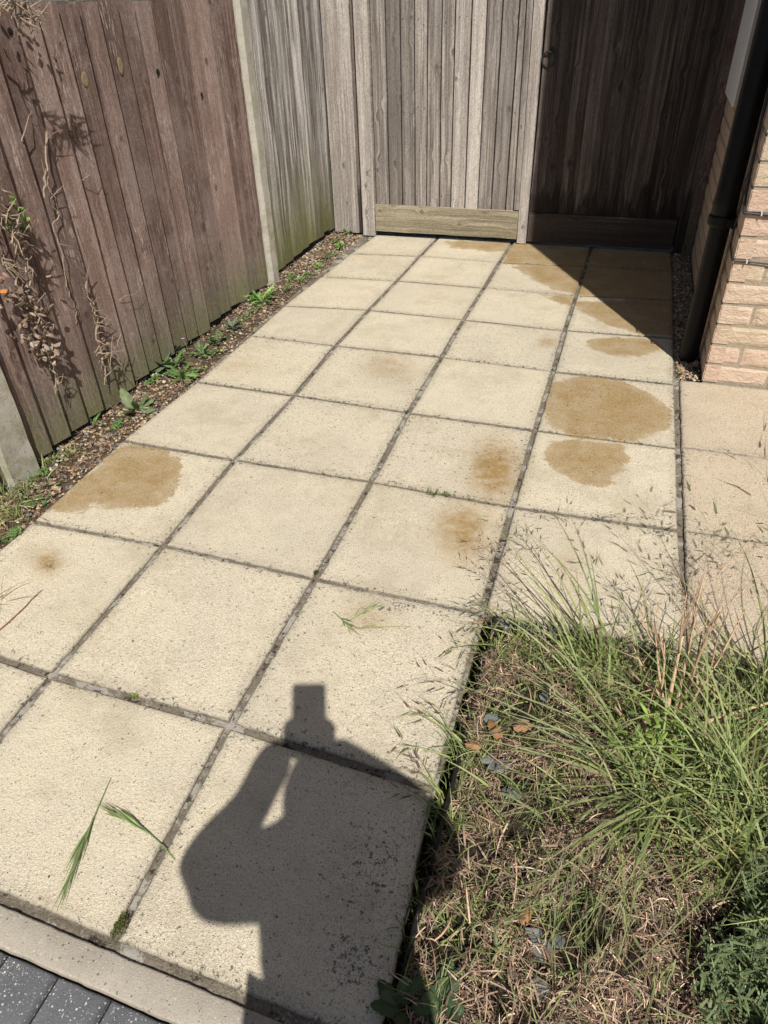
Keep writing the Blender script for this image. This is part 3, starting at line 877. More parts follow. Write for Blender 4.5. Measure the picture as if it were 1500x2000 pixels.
# middle post / closing strip
mp = empty('gate_post', (0.975, GY, 0), 'pale timber post between the two gate leaves, half in shadow', 'gate post')
mb = MB(); tb(mb, (0.949, GY + 0.02), (1, 0), (0, -1), 0.052, 0.060, 0.060, 0.006, 1.9, 801, nz=20, wob=0.002, lean=-0.008)
mb.build('post_face', M['gate'], mp)
mb = MB(); tb(mb, (0.918, GY - 0.0195), (1, 0), (0, -1), 0.030, 0.016, 0.016, 0.185, 1.9, 803, nz=20, wob=0.001, lean=-0.012)
mb.build('cover_strip', M['gate'], mp)
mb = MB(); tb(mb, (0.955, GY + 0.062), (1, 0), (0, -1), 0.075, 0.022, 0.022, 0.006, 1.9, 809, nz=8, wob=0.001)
mb.build('stop_strip', M['gate_shade_wet'], mp)
# right hand posts
rp = empty('gate_post', (1.84, GY, 0), 'dark hinge post of the shaded gate, against the brick side wall', 'gate post')
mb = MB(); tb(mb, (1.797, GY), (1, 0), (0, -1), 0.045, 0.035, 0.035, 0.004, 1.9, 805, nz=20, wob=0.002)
mb.build('post_face', M['gate_shade_wet'], rp)
mb = MB(); tb(mb, (1.843, GY - 0.02), (1, 0), (0, -1), 0.047, 0.05, 0.05, -0.01, 1.9, 807, nz=20, wob=0.002)
mb.build('wall_plate', M['brown'], rp)
# ring latch
q = YP(1073, 105, GY - 0.014)
rx, rz = q[0], q[2]
ring = MB()
R0 = 0.032
tube(ring, [(rx + R0 * math.sin(a), GY - 0.030 - 0.004 * math.cos(a), rz - 0.022 + R0 * math.cos(a)) for a in np.linspace(0, 2 * math.pi, 29)], 0.0042, 8, cap=False)
hd = ring.build('ring', M['iron'], gr)
hd2 = MB()
tube(hd2, [(rx, GY - 0.012, rz + 0.012), (rx, GY - 0.018, rz + 0.012)], [0.022, 0.019], 20)
tube(hd2, [(rx, GY - 0.018, rz + 0.012), (rx, GY - 0.036, rz + 0.012)], [0.009, 0.007], 12)
for s_ in (-1, 1):
    tube(hd2, [(rx + s_ * .014, GY - .017, rz + .012), (rx + s_ * .014, GY - .0205, rz + .012)], 0.003, 8)
hd2.build('latch_plate', M['iron'], gr)

# ------------------------------------------------------------------ brick house
WX, WY = 1.893, 2.372
house = empty('brick_house', (WX + 1.3, WY + 2.0, 0), 'buff brick house corner with sunlit front and shaded side wall', 'house')
def brick_box(mb, p0, du, dn, L, H, z0, col, seed, fine):
    """one brick: face starts at p0, runs along du, outward normal dn"""
    nu, nzv = (14, 6) if fine else (2, 1)
    depth = 0.05
    V = []; F = []
    r = random.Random(seed)
    out = r.uniform(-.001, .0015)
    for j in range(nzv + 1):
        for i in range(nu + 1):
            u = i / nu; v_ = j / nzv
            x = p0 + du * (L * u)
            e = min(u * L, (1 - u) * L, v_ * H, (1 - v_) * H)
            k = out
            jz = 0; ju = 0
            if fine:
                pz = z0 + H * v_
                k += 0.0014 * noise.noise((x[0] * 25 + seed, x[1] * 25, pz * 60)) + 0.0012 * noise.noise((x[0] * 80, x[1] * 80, pz * 160 + seed))
                if e < 1e-6: k -= 0.0032
                jz = 0.0012 * noise.noise((x[0] * 30, x[1] * 30, seed * 1.7 + v_ * 3)) if j in (0, nzv) else 0
                ju = 0.0012 * noise.noise((seed * 2.1, pz * 60, u)) if i in (0, nu) else 0
            q = x + dn * k + du * ju
            V.append((q[0], q[1], z0 + H * v_ + jz))
    N = nu + 1
    flip = (du[0] * dn[1] - du[1] * dn[0]) > 0
    for j in range(nzv):
        for i in range(nu):
            q = (j * N + i, j * N + i + 1, (j + 1) * N + i + 1, (j + 1) * N + i)
            F.append(q[::-1] if flip else q)
    ringi = [i for i in range(N)] + [j * N + nu for j in range(1, nzv + 1)] + [nzv * N + i for i in range(nu - 1, -1, -1)] + [j * N for j in range(nzv - 1, 0, -1)]
    k0_ = len(V)
    for i in ringi:
        q = V[i]; V.append((q[0] - dn[0] * depth, q[1] - dn[1] * depth, q[2]))
    for a in range(len(ringi)):
        b = (a + 1) % len(ringi)
        F.append((ringi[b], ringi[a], k0_ + a, k0_ + b))
    mb.add(V, F, col=np.array(col), rnd=r.random())
bcols = [(0.52, 0.375, 0.28), (0.55, 0.42, 0.32), (0.50, 0.35, 0.265), (0.50, 0.40, 0.28), (0.47, 0.375, 0.26), (0.54, 0.39, 0.30)]
bk = MB()
z = 0.002; course = 0; sid = 0
CH = 0.0755; BH = 0.0635
fu = np.array([1.0, 0.0]); fn = np.array([0.0, -1.0]); su = np.array([0.0, 1.0]); sn_ = np.array([-1.0, 0.0])
while z < 4.6:
    odd = course % 2
    # front wall, from the corner
    x = WX; first = True
    while x < 4.6:
        L = 0.1025 if (first and odd) else 0.215
        first = False; sid += 1
        fine = z < 1.4 and x < 2.5
        brick_box(bk, np.array([x, WY]), fu, fn, L, BH, z, bcols[(sid * 7 + course * 3) % 6 if random.Random(sid).random() < .7 else random.Random(sid).randrange(6)], sid, fine)
        x += L + 0.010
    y = WY; first = True
    while y < 6.2:
        L = 0.1025 if (first and not odd) else 0.215
        first = False; sid += 1
        fine = z < 1.4 and y < 4.0
        brick_box(bk, np.array([WX, y]), su, sn_, L, BH, z, bcols[random.Random(sid).randrange(6)], sid, fine)
        y += L + 0.010
    z += CH; course += 1
bk.build('wall', M['brick'], house, smooth=False)
mb = MB()
box(mb, WX + 0.0036, 4.6, WY + 0.0036, 6.2, -0.05, 4.62)
mb.build('mortar', M['brickmortar'], house)

# meter box on the side wall
bx = empty('meter_box', (1.875, 3.45, 0.79), 'white plastic meter box on the shaded side wall behind the drainpipe', 'meter box')
mb = MB(); box(mb, 1.868, 1.892, 3.235, 3.665, 0.800, 1.36); o = mb.build('case', M['meter'], bx)
mb = MB(); box(mb, 1.858, 1.8675, 3.222, 3.660, 0.790, 1.37); o2 = mb.build('lid', M['meter'], bx)
for o_ in (o, o2):
    bv = o_.modifiers.new('b', 'BEVEL'); bv.width = 0.003; bv.segments = 2
# drainpipe
PX, PYc = 1.848, 2.570
dp = empty('drainpipe', (PX, PYc, -0.02), 'black plastic drainpipe standing in the gravel beside the brick corner', 'drainpipe')
mb = MB()
tube(mb, [(PX, PYc, -0.03), (PX, PYc, 0.51)], 0.0345, 40, cap=False)
mb.build('lower_pipe', M['pipe'], dp, smooth=True)
mb = MB()
tube(mb, [(PX, PYc, 0.505), (PX, PYc, 0.507), (PX, PYc, 0.60), (PX, PYc, 0.615), (PX, PYc, 4.5)], [0.036, 0.0405, 0.0405, 0.039, 0.039], 40, cap=False)
mb.build('upper_pipe', M['pipe'], dp, smooth=True)
mb = MB()
tube(mb, [(PX, PYc, 0.512), (PX, PYc, 0.512), (PX, PYc, 0.517), (PX, PYc, 0.538), (PX, PYc, 0.543), (PX, PYc, 0.543)], [0.039, 0.044, 0.046, 0.046, 0.044, 0.039], 40, cap=False)
box(mb, PX + 0.012, WX - 0.001, PYc - 0.052, PYc - 0.030, 0.516, 0.540)
box(mb, PX + 0.030, WX - 0.001, PYc - 0.058, PYc + 0.05, 0.512, 0.545)
tube(mb, [(WX - 0.014, PYc - 0.060, 0.528), (WX - 0.014, PYc - 0.052, 0.528)], 0.006, 8)
mb.build('pipe_clip', M['pipe'], dp, smooth=False)

# cables
def cable(name, pts, r, mat, label, sub=6, sag=0.0015):
    P = []
    for i in range(len(pts) - 1):
        a = np.array(pts[i]); b = np.array(pts[i + 1])
        for k in range(sub):
            t = k / sub
            q = a + (b - a) * t
            j = noise.noise((q[0] * 30, q[1] * 30, q[2] * 30))
            P.append(q + np.array([-abs(j) * sag, -abs(j) * sag, j * sag]) if 0 < i + k else q)
    P.append(np.array(pts[-1]))
    root = empty(name, tuple(P[-1]), label, 'cable', 'cables on the brick corner')
    mb = MB(); tube(mb, P, r, 8); mb.build('sheath', mat, root, smooth=True)
    return root
SXp = WX - 0.006
c1 = cable('cable', [(SXp, 2.60, 1.5), (SXp, 2.525, 0.90), (SXp, 2.495, 0.80), (SXp, 2.468, 0.74), (SXp, 2.455, 0.69), (SXp, 2.430, 0.65), (SXp, 2.395, 0.615), (WX - 0.007, WY - 0.006, 0.602), (WX + 0.06, WY - 0.006, 0.598), (WX + 0.3, WY - 0.006, 0.592), (WX + 1.2, WY - 0.006, 0.585)], 0.0042, M['cable'], 'thick black cable dropping down the brick corner and turning along the front', sag=0.003)
c2 = cable('cable', [(SXp, 2.545, 1.5), (SXp, 2.500, 0.88), (SXp, 2.470, 0.70), (SXp, 2.488, 0.56), (SXp, 2.492, 0.53), (SXp, 2.478, 0.50), (SXp, 2.484, 0.475), (SXp, 2.455, 0.462), (SXp, 2.40, 0.455), (WX - 0.006, WY - 0.005, 0.450), (WX + 0.05, WY - 0.005, 0.447), (WX + 0.3, WY - 0.005, 0.443), (WX + 1.2, WY - 0.005, 0.44)], 0.0028, M['cable'], 'thin dark cable running below the thick one, round the brick corner', sag=0.003)
def clips(root, xs, z):
    for x in xs:
        mb = MB()
        tube(mb, [(x, WY - 0.001, z + 0.006), (x, WY - 0.012, z + 0.006), (x, WY - 0.013, z - 0.002)], 0.0026, 6)
        mb.build('cable_clip', M['galv'], root)
clips(c1, (WX + 0.045, WX + 0.36), 0.599); clips(c2, (WX + 0.04, WX + 0.31), 0.4465)
mb = MB(); tube(mb, [(1.872, 3.02, -0.02), (1.874, 3.03, 0.17)], 0.008, 8)
tag(mb.build('conduit', M['galv'], smooth=True), 'short pale conduit stub against the side wall behind the drainpipe', 'conduit')

# ------------------------------------------------------------------ pebbles
def ico(sub=1):
    t = (1 + 5 ** .5) / 2
    v = [(-1,t,0),(1,t,0),(-1,-t,0),(1,-t,0),(0,-1,t),(0,1,t),(0,-1,-t),(0,1,-t),(t,0,-1),(t,0,1),(-t,0,-1),(-t,0,1)]
    f = [(0,11,5),(0,5,1),(0,1,7),(0,7,10),(0,10,11),(1,5,9),(5,11,4),(11,10,2),(10,7,6),(7,1,8),(3,9,4),(3,4,2),(3,2,6),(3,6,8),(3,8,9),(4,9,5),(2,4,11),(6,2,10),(8,6,7),(9,8,1)]
    v = [np.array(a) / np.linalg.norm(a) for a in v]
    for _ in range(sub):
        cache = {}; nf = []
        def mid(a, b):
            k = (min(a, b), max(a, b))
            if k not in cache:
                m_ = v[a] + v[b]; v.append(m_ / np.linalg.norm(m_)); cache[k] = len(v) - 1
            return cache[k]
        for a, b, c in f:
            ab, bc, ca = mid(a, b), mid(b, c), mid(c, a)
            nf += [(a, ab, ca), (b, bc, ab), (c, ca, bc), (ab, bc, ca)]
        f = nf
    return np.array(v), f
ICO_V, ICO_F = ico(1)
def pebbles(name, pts, rmin, rmax, cols, seed):
    r = np.random.default_rng(seed); n = len(pts); k = len(ICO_V)
    rad = rmin + (rmax - rmin) * r.random(n) ** 2.2
    sc = np.stack([rad * r.uniform(.8, 1.3, n), rad * r.uniform(.7, 1.0, n), rad * r.uniform(.45, .75, n)], 1)
    V = ICO_V[None] * sc[:, None] * (1 + 0.12 * r.standard_normal((n, k, 1)))
    a = r.uniform(0, 6.28, n); b = r.normal(0, .35, n)
    ca, sa, cb, sb = np.cos(a), np.sin(a), np.cos(b), np.sin(b)
    x = V[..., 0] * cb[:, None] + V[..., 2] * sb[:, None]; zz = -V[..., 0] * sb[:, None] + V[..., 2] * cb[:, None]; yy = V[..., 1]
    X = x * ca[:, None] - yy * sa[:, None]; Y = x * sa[:, None] + yy * ca[:, None]
    V = np.stack([X, Y, zz], 2) + np.asarray(pts)[:, None]
    ci = r.integers(0, len(cols), n)
    col = np.array(cols)[ci] * r.uniform(.7, 1.25, (n, 1))
    F = (np.array(ICO_F)[None] + (np.arange(n) * k)[:, None, None]).reshape(-1, 3)
    mb = MB(); mb.add(V.reshape(-1, 3), F.tolist(), col=np.repeat(col, k, 0))
    return mb.build(name, M['stone'], smooth=True)
PC = [(0.26, 0.175, 0.10), (0.33, 0.24, 0.15), (0.20, 0.12, 0.065), (0.44, 0.38, 0.30), (0.15, 0.13, 0.115), (0.18, 0.175, 0.17), (0.27, 0.19, 0.12), (0.37, 0.28, 0.19), (0.11, 0.08, 0.055)]
pts = []
while len(pts) < 4600:
    x = rng.uniform(-0.20, 0.012); y = rng.uniform(0.35, 3.99)
    dens = 0.45 + 0.75 * (noise.noise((x * 9, y * 2.5, 4)) + .25)
    if 1.05 < y < 1.95: dens += 0.45
    if y > 3.2: dens += 0.5
    if rng.random() < dens:
        pts.append((x, y, -0.010 + 0.010 * (noise.noise((x * 14, y * 14, 2)) + 0.5 * noise.noise((x * 42, y * 42, 7))) + rng.uniform(0, .003)))
tag(pebbles('gravel', pts, 0.0022, 0.0088, PC, 3), 'small mixed pebbles along the foot of the fence', 'gravel', kind='stuff')
pts = [(rng.uniform(1.806, 1.889), rng.uniform(2.376, 3.95), -0.004 + rng.uniform(-.004, .004)) for _ in range(2600)]
tag(pebbles('gravel', pts, 0.003, 0.0085, PC, 5), 'pebbles in the narrow strip by the brick side wall', 'gravel', kind='stuff')
# loose crumbs on the slabs
pts = []
for _ in range(90):
    x = rng.uniform(0.0, 1.8); y = rng.uniform(0.1, 3.9)
    if x > 1.36 and y < .96: continue
    pts.append((x, y, 0.0008))
tag(pebbles('grit', pts, 0.0008, 0.0022, [(0.06, 0.045, 0.03), (0.2, 0.15, 0.1)], 6), 'dark crumbs of grit scattered over the buff slabs', 'grit', kind='stuff')

# ------------------------------------------------------------------ blades
def blades(mb, roots, az, el, L, w, droop, col, segs=5, curl=None, flo=None, zmin=0.001, tipcol=None, twist=None):
    n = len(roots); roots = np.asarray(roots, float)
    az = np.broadcast_to(az, n).astype(float); el = np.broadcast_to(el, n).astype(float); L = np.broadcast_to(L, n); w = np.broadcast_to(w, n); droop = np.broadcast_to(droop, n)
    curl = np.zeros(n) if curl is None else np.broadcast_to(curl, n)
    tw = rng.uniform(-.8, .8, n) if twist is None else np.broadcast_to(twist, n)
    P = roots.copy(); V = np.zeros((n, segs + 1, 2, 3))
    for k in range(segs + 1):
        t = k / segs
        a = az + curl * t
        e = el - droop * t ** 1.2
        hd_ = np.stack([np.cos(a) * np.cos(e), np.sin(a) * np.cos(e), np.sin(e)], 1)
        sd2 = np.stack([-np.sin(a), np.cos(a), np.zeros(n)], 1)
        up = np.cross(hd_, sd2)
        side_ = sd2 * np.cos(tw)[:, None] + up * np.sin(tw)[:, None]
        ww = w * (1 - t ** 2.0) * (0.65 + 0.35 * min(1, t * 4)) * 0.5 + 0.00012
        V[:, k, 0] = P - side_ * ww[:, None]; V[:, k, 1] = P + side_ * ww[:, None]
        if k < segs:
            P = P + hd_ * (L / segs)[:, None]
            fl = (flo(P[:, 0], P[:, 1]) if flo is not None else np.zeros(n)) + zmin
            P[:, 2] = np.maximum(P[:, 2], fl)
    idx = np.arange(n)[:, None] * (2 * (segs + 1)) + np.arange(segs)[None] * 2
    F = np.stack([idx, idx + 1, idx + 3, idx + 2], 2).reshape(-1, 4)
    c = np.broadcast_to(col, (n, 3))[:, None, None, :] * np.ones((1, segs + 1, 2, 1))
    if tipcol is not None:
        tt = (np.linspace(0, 1, segs + 1) ** 1.5)[None, :, None, None]
        c = c * (1 - tt) + np.broadcast_to(tipcol, (n, 3))[:, None, None, :] * tt
    mb.add(V.reshape(-1, 3), F.tolist(), col=c.reshape(-1, 3))
def bedfloor(x, y):
    """floor under a bed plant: the bed, or the slab top outside it"""
    inb = (x > 1.365) & (y < 0.95)
    return np.where(inb, bh(x, y), 0.0)
def jit(n, base, amt=0.25):
    base = np.array(base, float)
    return np.clip(base[None] * (1 + amt * rng.standard_normal((n, 1))) * (1 + amt * .3 * rng.standard_normal((n, 3))), 0.003, 0.9)
def pick(n, cols, amt=0.2):
    cols = np.array(cols); return np.clip(cols[rng.integers(0, len(cols), n)] * (1 + amt * rng.standard_normal((n, 1))), 0.003, 0.9)

STRAW = [(0.44, 0.30, 0.21), (0.33, 0.21, 0.145), (0.54, 0.41, 0.31), (0.20, 0.125, 0.09), (0.37, 0.26, 0.20), (0.12, 0.08, 0.06), (0.26, 0.19, 0.15)]
GRN = [(0.16, 0.23, 0.06), (0.23, 0.29, 0.10), (0.12, 0.17, 0.055), (0.30, 0.35, 0.15), (0.15, 0.20, 0.085), (0.34, 0.37, 0.13), (0.28, 0.31, 0.11)]
# dead thatch
mb = MB()
n = 42000
X = rng.uniform(1.372, 2.35, n); Y = rng.uniform(0.02, 0.935, n)
keep = np.array([noise.noise((x * 7, y * 7, 8)) + 0.7 * noise.noise((x * 22, y * 22, 1)) > -0.08 for x, y in zip(X, Y)])
X, Y = X[keep], Y[keep]; n = len(X)
Z = bh(X, Y) + rng.uniform(0, 1, n) ** 2 * (0.018 + 0.03 * np.array([max(0, noise.noise((x * 9, y * 9, 44)) + .2) for x, y in zip(X, Y)]))
loc = np.array([noise.noise((x * 11, y * 11, 3)) * 7 for x, y in zip(X, Y)])
blades(mb, np.stack([X, Y, Z], 1), loc + rng.normal(0, 1.1, n), rng.normal(0.12, 0.42, n), rng.uniform(.014, .042, n), rng.uniform(.0010, .0023, n), rng.uniform(.1, .9, n), pick(n, STRAW, .28), segs=3, curl=rng.normal(0, .9, n), flo=bh)
n2 = 1100
X2 = rng.uniform(1.375, 2.3, n2); Y2 = rng.uniform(0.02, 0.93, n2)
blades(mb, np.stack([X2, Y2, bh(X2, Y2) + rng.uniform(.004, .03, n2)], 1), rng.uniform(0, 6.28, n2), rng.normal(.1, .3, n2), rng.uniform(.03, .09, n2), rng.uniform(.0016, .0038, n2), rng.uniform(.1, .9, n2), pick(n2, STRAW[:2] + [(.30, .22, .17), (.38, .30, .23), (.24, .17, .12)], .25), segs=6, curl=rng.normal(0, .8, n2), flo=bh)
tag(mb.build('dead_grass', M['straw']), 'matted dead straw-coloured grass covering the planting bed', 'dead grass', kind='stuff')
# short green grass growing through it, thicker at the edges
mb = MB()
n = 14500
X = rng.uniform(1.372, 2.3, n); Y = rng.uniform(0.02, 0.935, n)
den = np.array([0.20 + 1.2 * max(0, noise.noise((x * 5, y * 5, 18))) + 0.55 * math.exp(-((x - 1.372) / .035) ** 2) + 0.75 * math.exp(-((0.935 - y) / .06) ** 2) + 0.5 * math.exp(-(((x - 1.75) / .16) ** 2 + ((y - .68) / .16) ** 2)) + .35 * (x > 1.9) for x, y in zip(X, Y)])
keep = rng.random(n) < den * 0.75
X, Y = X[keep], Y[keep]; n = len(X)
blades(mb, np.stack([X, Y, bh(X, Y)], 1), rng.uniform(0, 6.28, n), rng.uniform(.3, 1.3, n), rng.uniform(.02, .085, n) , rng.uniform(.0012, .0030, n), rng.uniform(.2, 1.4, n), pick(n, GRN, .25), segs=4, curl=rng.normal(0, .5, n), flo=bedfloor, tipcol=pick(n, GRN + STRAW[:2], .2))
tag(mb.build('grass', M['leaf']), 'thin green grass coming up through the dead mat', 'grass', kind='stuff')

def seed_head(mb, p, d, n_sp, size, col):
    """drooping brome panicle: slim spikelets on hair stalks"""
    p = np.array(p); d = np.array(d) / np.linalg.norm(d)
    roots = []; az = []; el = []
    for i in range(n_sp):
        t = i / n_sp
        roots.append(p - d * size * (1 - t)); a = math.atan2(d[1], d[0]) + (-1) ** i * rng.uniform(.25, .9); az.append(a); el.append(math.asin(max(-.9, min(.9, d[2]))) + rng.normal(0, .35))
    n = n_sp
    az = np.array(az); el = np.array(el); roots = np.array(roots)
    st = size * rng.uniform(.15, .4, n)
    blades(mb, roots, az, el, st, np.full(n, .0007), np.full(n, .3), np.tile(col, (n, 1)), segs=3, zmin=-1)
    e2 = el - .3
    tips = roots + np.stack([np.cos(az) * np.cos(e2), np.sin(az) * np.cos(e2), np.sin(e2)], 1) * st[:, None]
    k = rng.uniform(.016, .028, n) * (1.35 if size > .15 else 1)
    cc = pick(n, [col, tuple(np.array(col) * .7), (0.20, 0.15, 0.10)], .15)
    blades(mb, tips, az, e2, k, np.full(n, .0036) * (1.5 if size > .15 else 1), np.full(n, .25), cc, segs=4, zmin=-1)
    blades(mb, tips + 0, az + rng.normal(0, .12, n), e2, k * 1.9, np.full(n, .0005), np.full(n, .15), cc, segs=3, zmin=-1)
    blades(mb, tips + 0, az + rng.normal(0, .2, n), e2 + .1, k * 1.7, np.full(n, .0005), np.full(n, .15), cc, segs=3, zmin=-1)

def tuft(name, label, c, spec, blade_n, Lr, spread=0.03, col=GRN, elr=(.25, 1.35), w=(.0022, .0055), xtra=3):
    """spec: list of (azimuth deg, elevation deg, length, droop, nspikelets)"""
    root = empty(name, (c[0], c[1], float(bh(c[0], c[1]))), label, 'grass', 'tall wild grass tufts in the bed')
    mb = MB()
    n = blade_n
    rt = np.stack([c[0] + rng.normal(0, spread, n), c[1] + rng.normal(0, spread, n), np.zeros(n)], 1); rt[:, 2] = bh(rt[:, 0], rt[:, 1])
    blades(mb, rt, rng.uniform(0, 6.28, n), rng.uniform(elr[0], elr[1], n), rng.uniform(Lr[0], Lr[1], n), rng.uniform(w[0], w[1], n), rng.uniform(.5, 1.9, n), pick(n, col, .2), segs=8, curl=rng.normal(0, .35, n), flo=bedfloor, tipcol=pick(n, col + STRAW[:1], .2))
    sh = MB()
    extra = [(a + rng.normal(0, 7), e + rng.normal(0, 6), L * rng.uniform(.6, .98), dr * rng.uniform(.7, 1.2), 0) for (a, e, L, dr, ns) in spec for _ in range(xtra)]
    for (a, e, L, dr, ns) in list(spec) + extra:
        a = math.radians(a); e = math.radians(e)
        r0 = np.array([c[0] + rng.normal(0, spread * .6), c[1] + rng.normal(0, spread * .6), 0.]); r0[2] = bh(r0[0], r0[1]) + (.02 if L > .3 else 0)
        cc = pick(1, col, .1)
        blades(mb, r0[None], a, e, L, rng.uniform(.0028, .0052), dr, cc, segs=12, curl=rng.normal(0, .12), flo=bedfloor, tipcol=np.array([[.26, .27, .13]]))
        # follow the stem to its tip
        p = r0.copy(); segs = 12
        for k in range(segs):
            ee = e - dr * (k / segs) ** 1.2
            dd = np.array([math.cos(a) * math.cos(ee), math.sin(a) * math.cos(ee), math.sin(ee)]); p = p + dd * L / segs
            p[2] = max(p[2], float(bedfloor(p[0], p[1])) + .001)
        if ns: seed_head(sh, p, dd, ns, L * .3, (0.20, 0.22, 0.10) if rng.random() < .6 else (0.24, 0.19, 0.14))
    mb.build('blades', M['leaf'], root)
    if sh.n: sh.build('seed_heads', M['straw'], root)
    return root

# tall wild grass tufts of the bed (azimuth 0 = +x, 90 = towards the gate)
tuft('wild_grass', 'green grass tuft at the foot of the bare shrub, long blades fanning to the left slabs', (1.70, 0.62), [
    (172, 22, .44, .5, 9), (168, 30, .40, .7, 8), (180, 26, .36, .5, 7), (186, 18, .33, .4, 6), (160, 40, .36, .9, 7), (150, 55, .33, 1.0, 6), (176, 12, .30, .2, 6), (190, 30, .26, .6, 5),
    (165, 20, .30, .4, 7), (183, 35, .30, .9, 6)], 85, (.07, .26), .035, xtra=1)
tuft('wild_grass', 'long green grass blades sweeping down to the bottom edge from below the shrub', (1.74, 0.56), [
    (238, 32, .40, .6, 8), (244, 26, .42, .5, 8), (232, 38, .38, .8, 7), (255, 30, .40, .7, 6), (226, 30, .34, .5, 7), (262, 40, .38, .9, 5), (218, 34, .32, .7, 7), (248, 44, .44, 1.0, 8), (210, 28, .30, .5, 6)], 60, (.10, .34), .035, elr=(.25, 1.1), xtra=1)
tuft('wild_grass', 'tall arching grass with drooping seed heads leaning over the slab corner', (1.60, 0.84), [
    (128, 58, .40, 1.2, 12), (136, 52, .36, 1.2, 10), (120, 64, .38, 1.1, 10), (146, 46, .34, 1.0, 10), (158, 40, .34, .9, 9), (150, 52, .28, 1.2, 8), (110, 66, .30, 1.2, 7), (166, 46, .26, 1.1, 8), (172, 34, .30, .8, 8), (140, 58, .42, 1.1, 12), (152, 60, .38, 1.2, 10), (132, 48, .40, .9, 10)], 120, (.05, .18), .05, xtra=1, elr=(.35, 1.35))
tuft('wild_grass', 'tall grass with dark drooping seed heads at the right edge above the shrub', (1.98, 0.82), [
    (80, 72, .46, 1.2, 12), (95, 68, .44, 1.3, 12), (60, 70, .42, 1.3, 10), (110, 64, .42, 1.3, 10), (125, 60, .38, 1.3, 9), (100, 76, .50, 1.5, 12), (140, 56, .34, 1.2, 8), (45, 66, .40, 1.2, 9), (72, 60, .36, 1.1, 9), (118, 80, .58, 1.0, 12), (96, 82, .62, .9, 14), (78, 80, .60, 1.0, 12), (150, 80, .52, 1.1, 10)], 220, (.07, .26), .06, xtra=1, elr=(.4, 1.4))
tuft('wild_grass', 'dense green grass clump right of the shrub at the right edge', (1.90, 0.62), [
    (165, 50, .36, 1.0, 8), (120, 62, .40, 1.2, 9), (210, 56, .36, 1.1, 8), (185, 62, .40, 1.2, 9),
    (200, 45, .34, 1.0, 7), (150, 60, .36, 1.2, 8), (230, 40, .34, .8, 7), (100, 66, .38, 1.2, 9), (250, 50, .36, 1.0, 7), (30, 60, .30, 1.0, 6)], 270, (.08, .30), .085, elr=(.35, 1.4))
tuft('wild_grass', 'loose grass tuft at the lower right edge above the grey green herb', (1.93, 0.46), [
    (190, 42, .34, 1.0, 8), (215, 36, .34, .8, 8), (170, 50, .32, 1.1, 7), (240, 40, .32, .8, 7), (140, 60, .3, 1.1, 6)], 260, (.08, .27), .06, elr=(.35, 1.3))
tuft('wild_grass', 'low grass tuft on the slab edge at the top left corner of the bed', (1.45, 0.875), [
    (150, 40, .16, .8, 5), (100, 50, .14, .9, 4), (190, 34, .17, .6, 6), (210, 30, .15, .6, 5)], 120, (.03, .10), .03, w=(.001, .0024), xtra=0)
tuft('wild_grass', 'fine grass tuft leaning over the left slab edge halfway down the bed', (1.395, 0.56), [
    (150, 38, .16, .7, 6), (168, 32, .15, .7, 6), (188, 30, .13, .6, 5), (130, 50, .12, .8, 5)], 70, (.03, .10), .025, w=(.001, .0024), xtra=0)
tuft('wild_grass', 'fine grass tuft beside the photographer shadow on the bed edge', (1.40, 0.44), [
    (140, 44, .15, .8, 6), (160, 40, .12, .7, 5), (178, 34, .11, .6, 4)], 80, (.03, .10), .03, w=(.001, .0024), xtra=0)
tuft('wild_grass', 'scruffy grass tuft between the slab edge and the foot of the shrub', (1.72, 0.86), [(120, 60, .24, 1.0, 8), (90, 66, .26, 1.1, 8), (60, 60, .24, 1.0, 7)], 220, (.04, .17), .07, w=(.0014, .0034))
tuft('wild_grass', 'low green tuft among dead grass near the bottom of the bed', (1.60, 0.33), [(220, 40, .14, .8, 4)], 60, (.02, .08), .035, w=(.001, .0022))
tuft('wild_grass', 'low grass tuft between slate chips and the long sweeping blades', (1.56, 0.50), [(200, 36, .15, .8, 5), (170, 40, .14, .8, 4)], 90, (.03, .10), .045, w=(.001, .0024))

# ------------------------------------------------------------------ bare shrub with a few fresh leaves
sc_ = np.array([1.775, 0.735, 0.0]); sc_[2] = float(bh(sc_[0], sc_[1]))
shrub = empty('bare_shrub', tuple(sc_), 'bare pale branched shrub with a few lime green leaves in the bed', 'shrub')
st = MB(); tips_ = []
def branch(mb, p, az, el, L, r, depth, rr):
    pts = [np.array(p)]; rads = [r]; n = 6
    a, e = az, el
    for i in range(n):
        a += rr.gauss(0, .10); e += rr.gauss(0, .07)
        d = np.array([math.cos(a) * math.cos(e), math.sin(a) * math.cos(e), math.sin(e)])
        pts.append(pts[-1] + d * L / n); rads.append(r * (1 - .72 * (i + 1) / n) * (1 + .12 * rr.random()))
    c = np.array([0.45, 0.31, 0.21]) * rr.uniform(.75, 1.15)
    tube(mb, pts, rads, 7, col=c)
    tips_.append(pts[-1])
    if depth > 0:
        for k in range(rr.choice([2, 3, 3])):
            i = rr.randrange(2, n + 1)
            branch(mb, pts[i], a + rr.choice([-1, 1]) * rr.uniform(.3, 1.0), e + rr.uniform(-.5, .35), L * rr.uniform(.4, .7), rads[i] * .72, depth - 1, rr)
rr = random.Random(21)
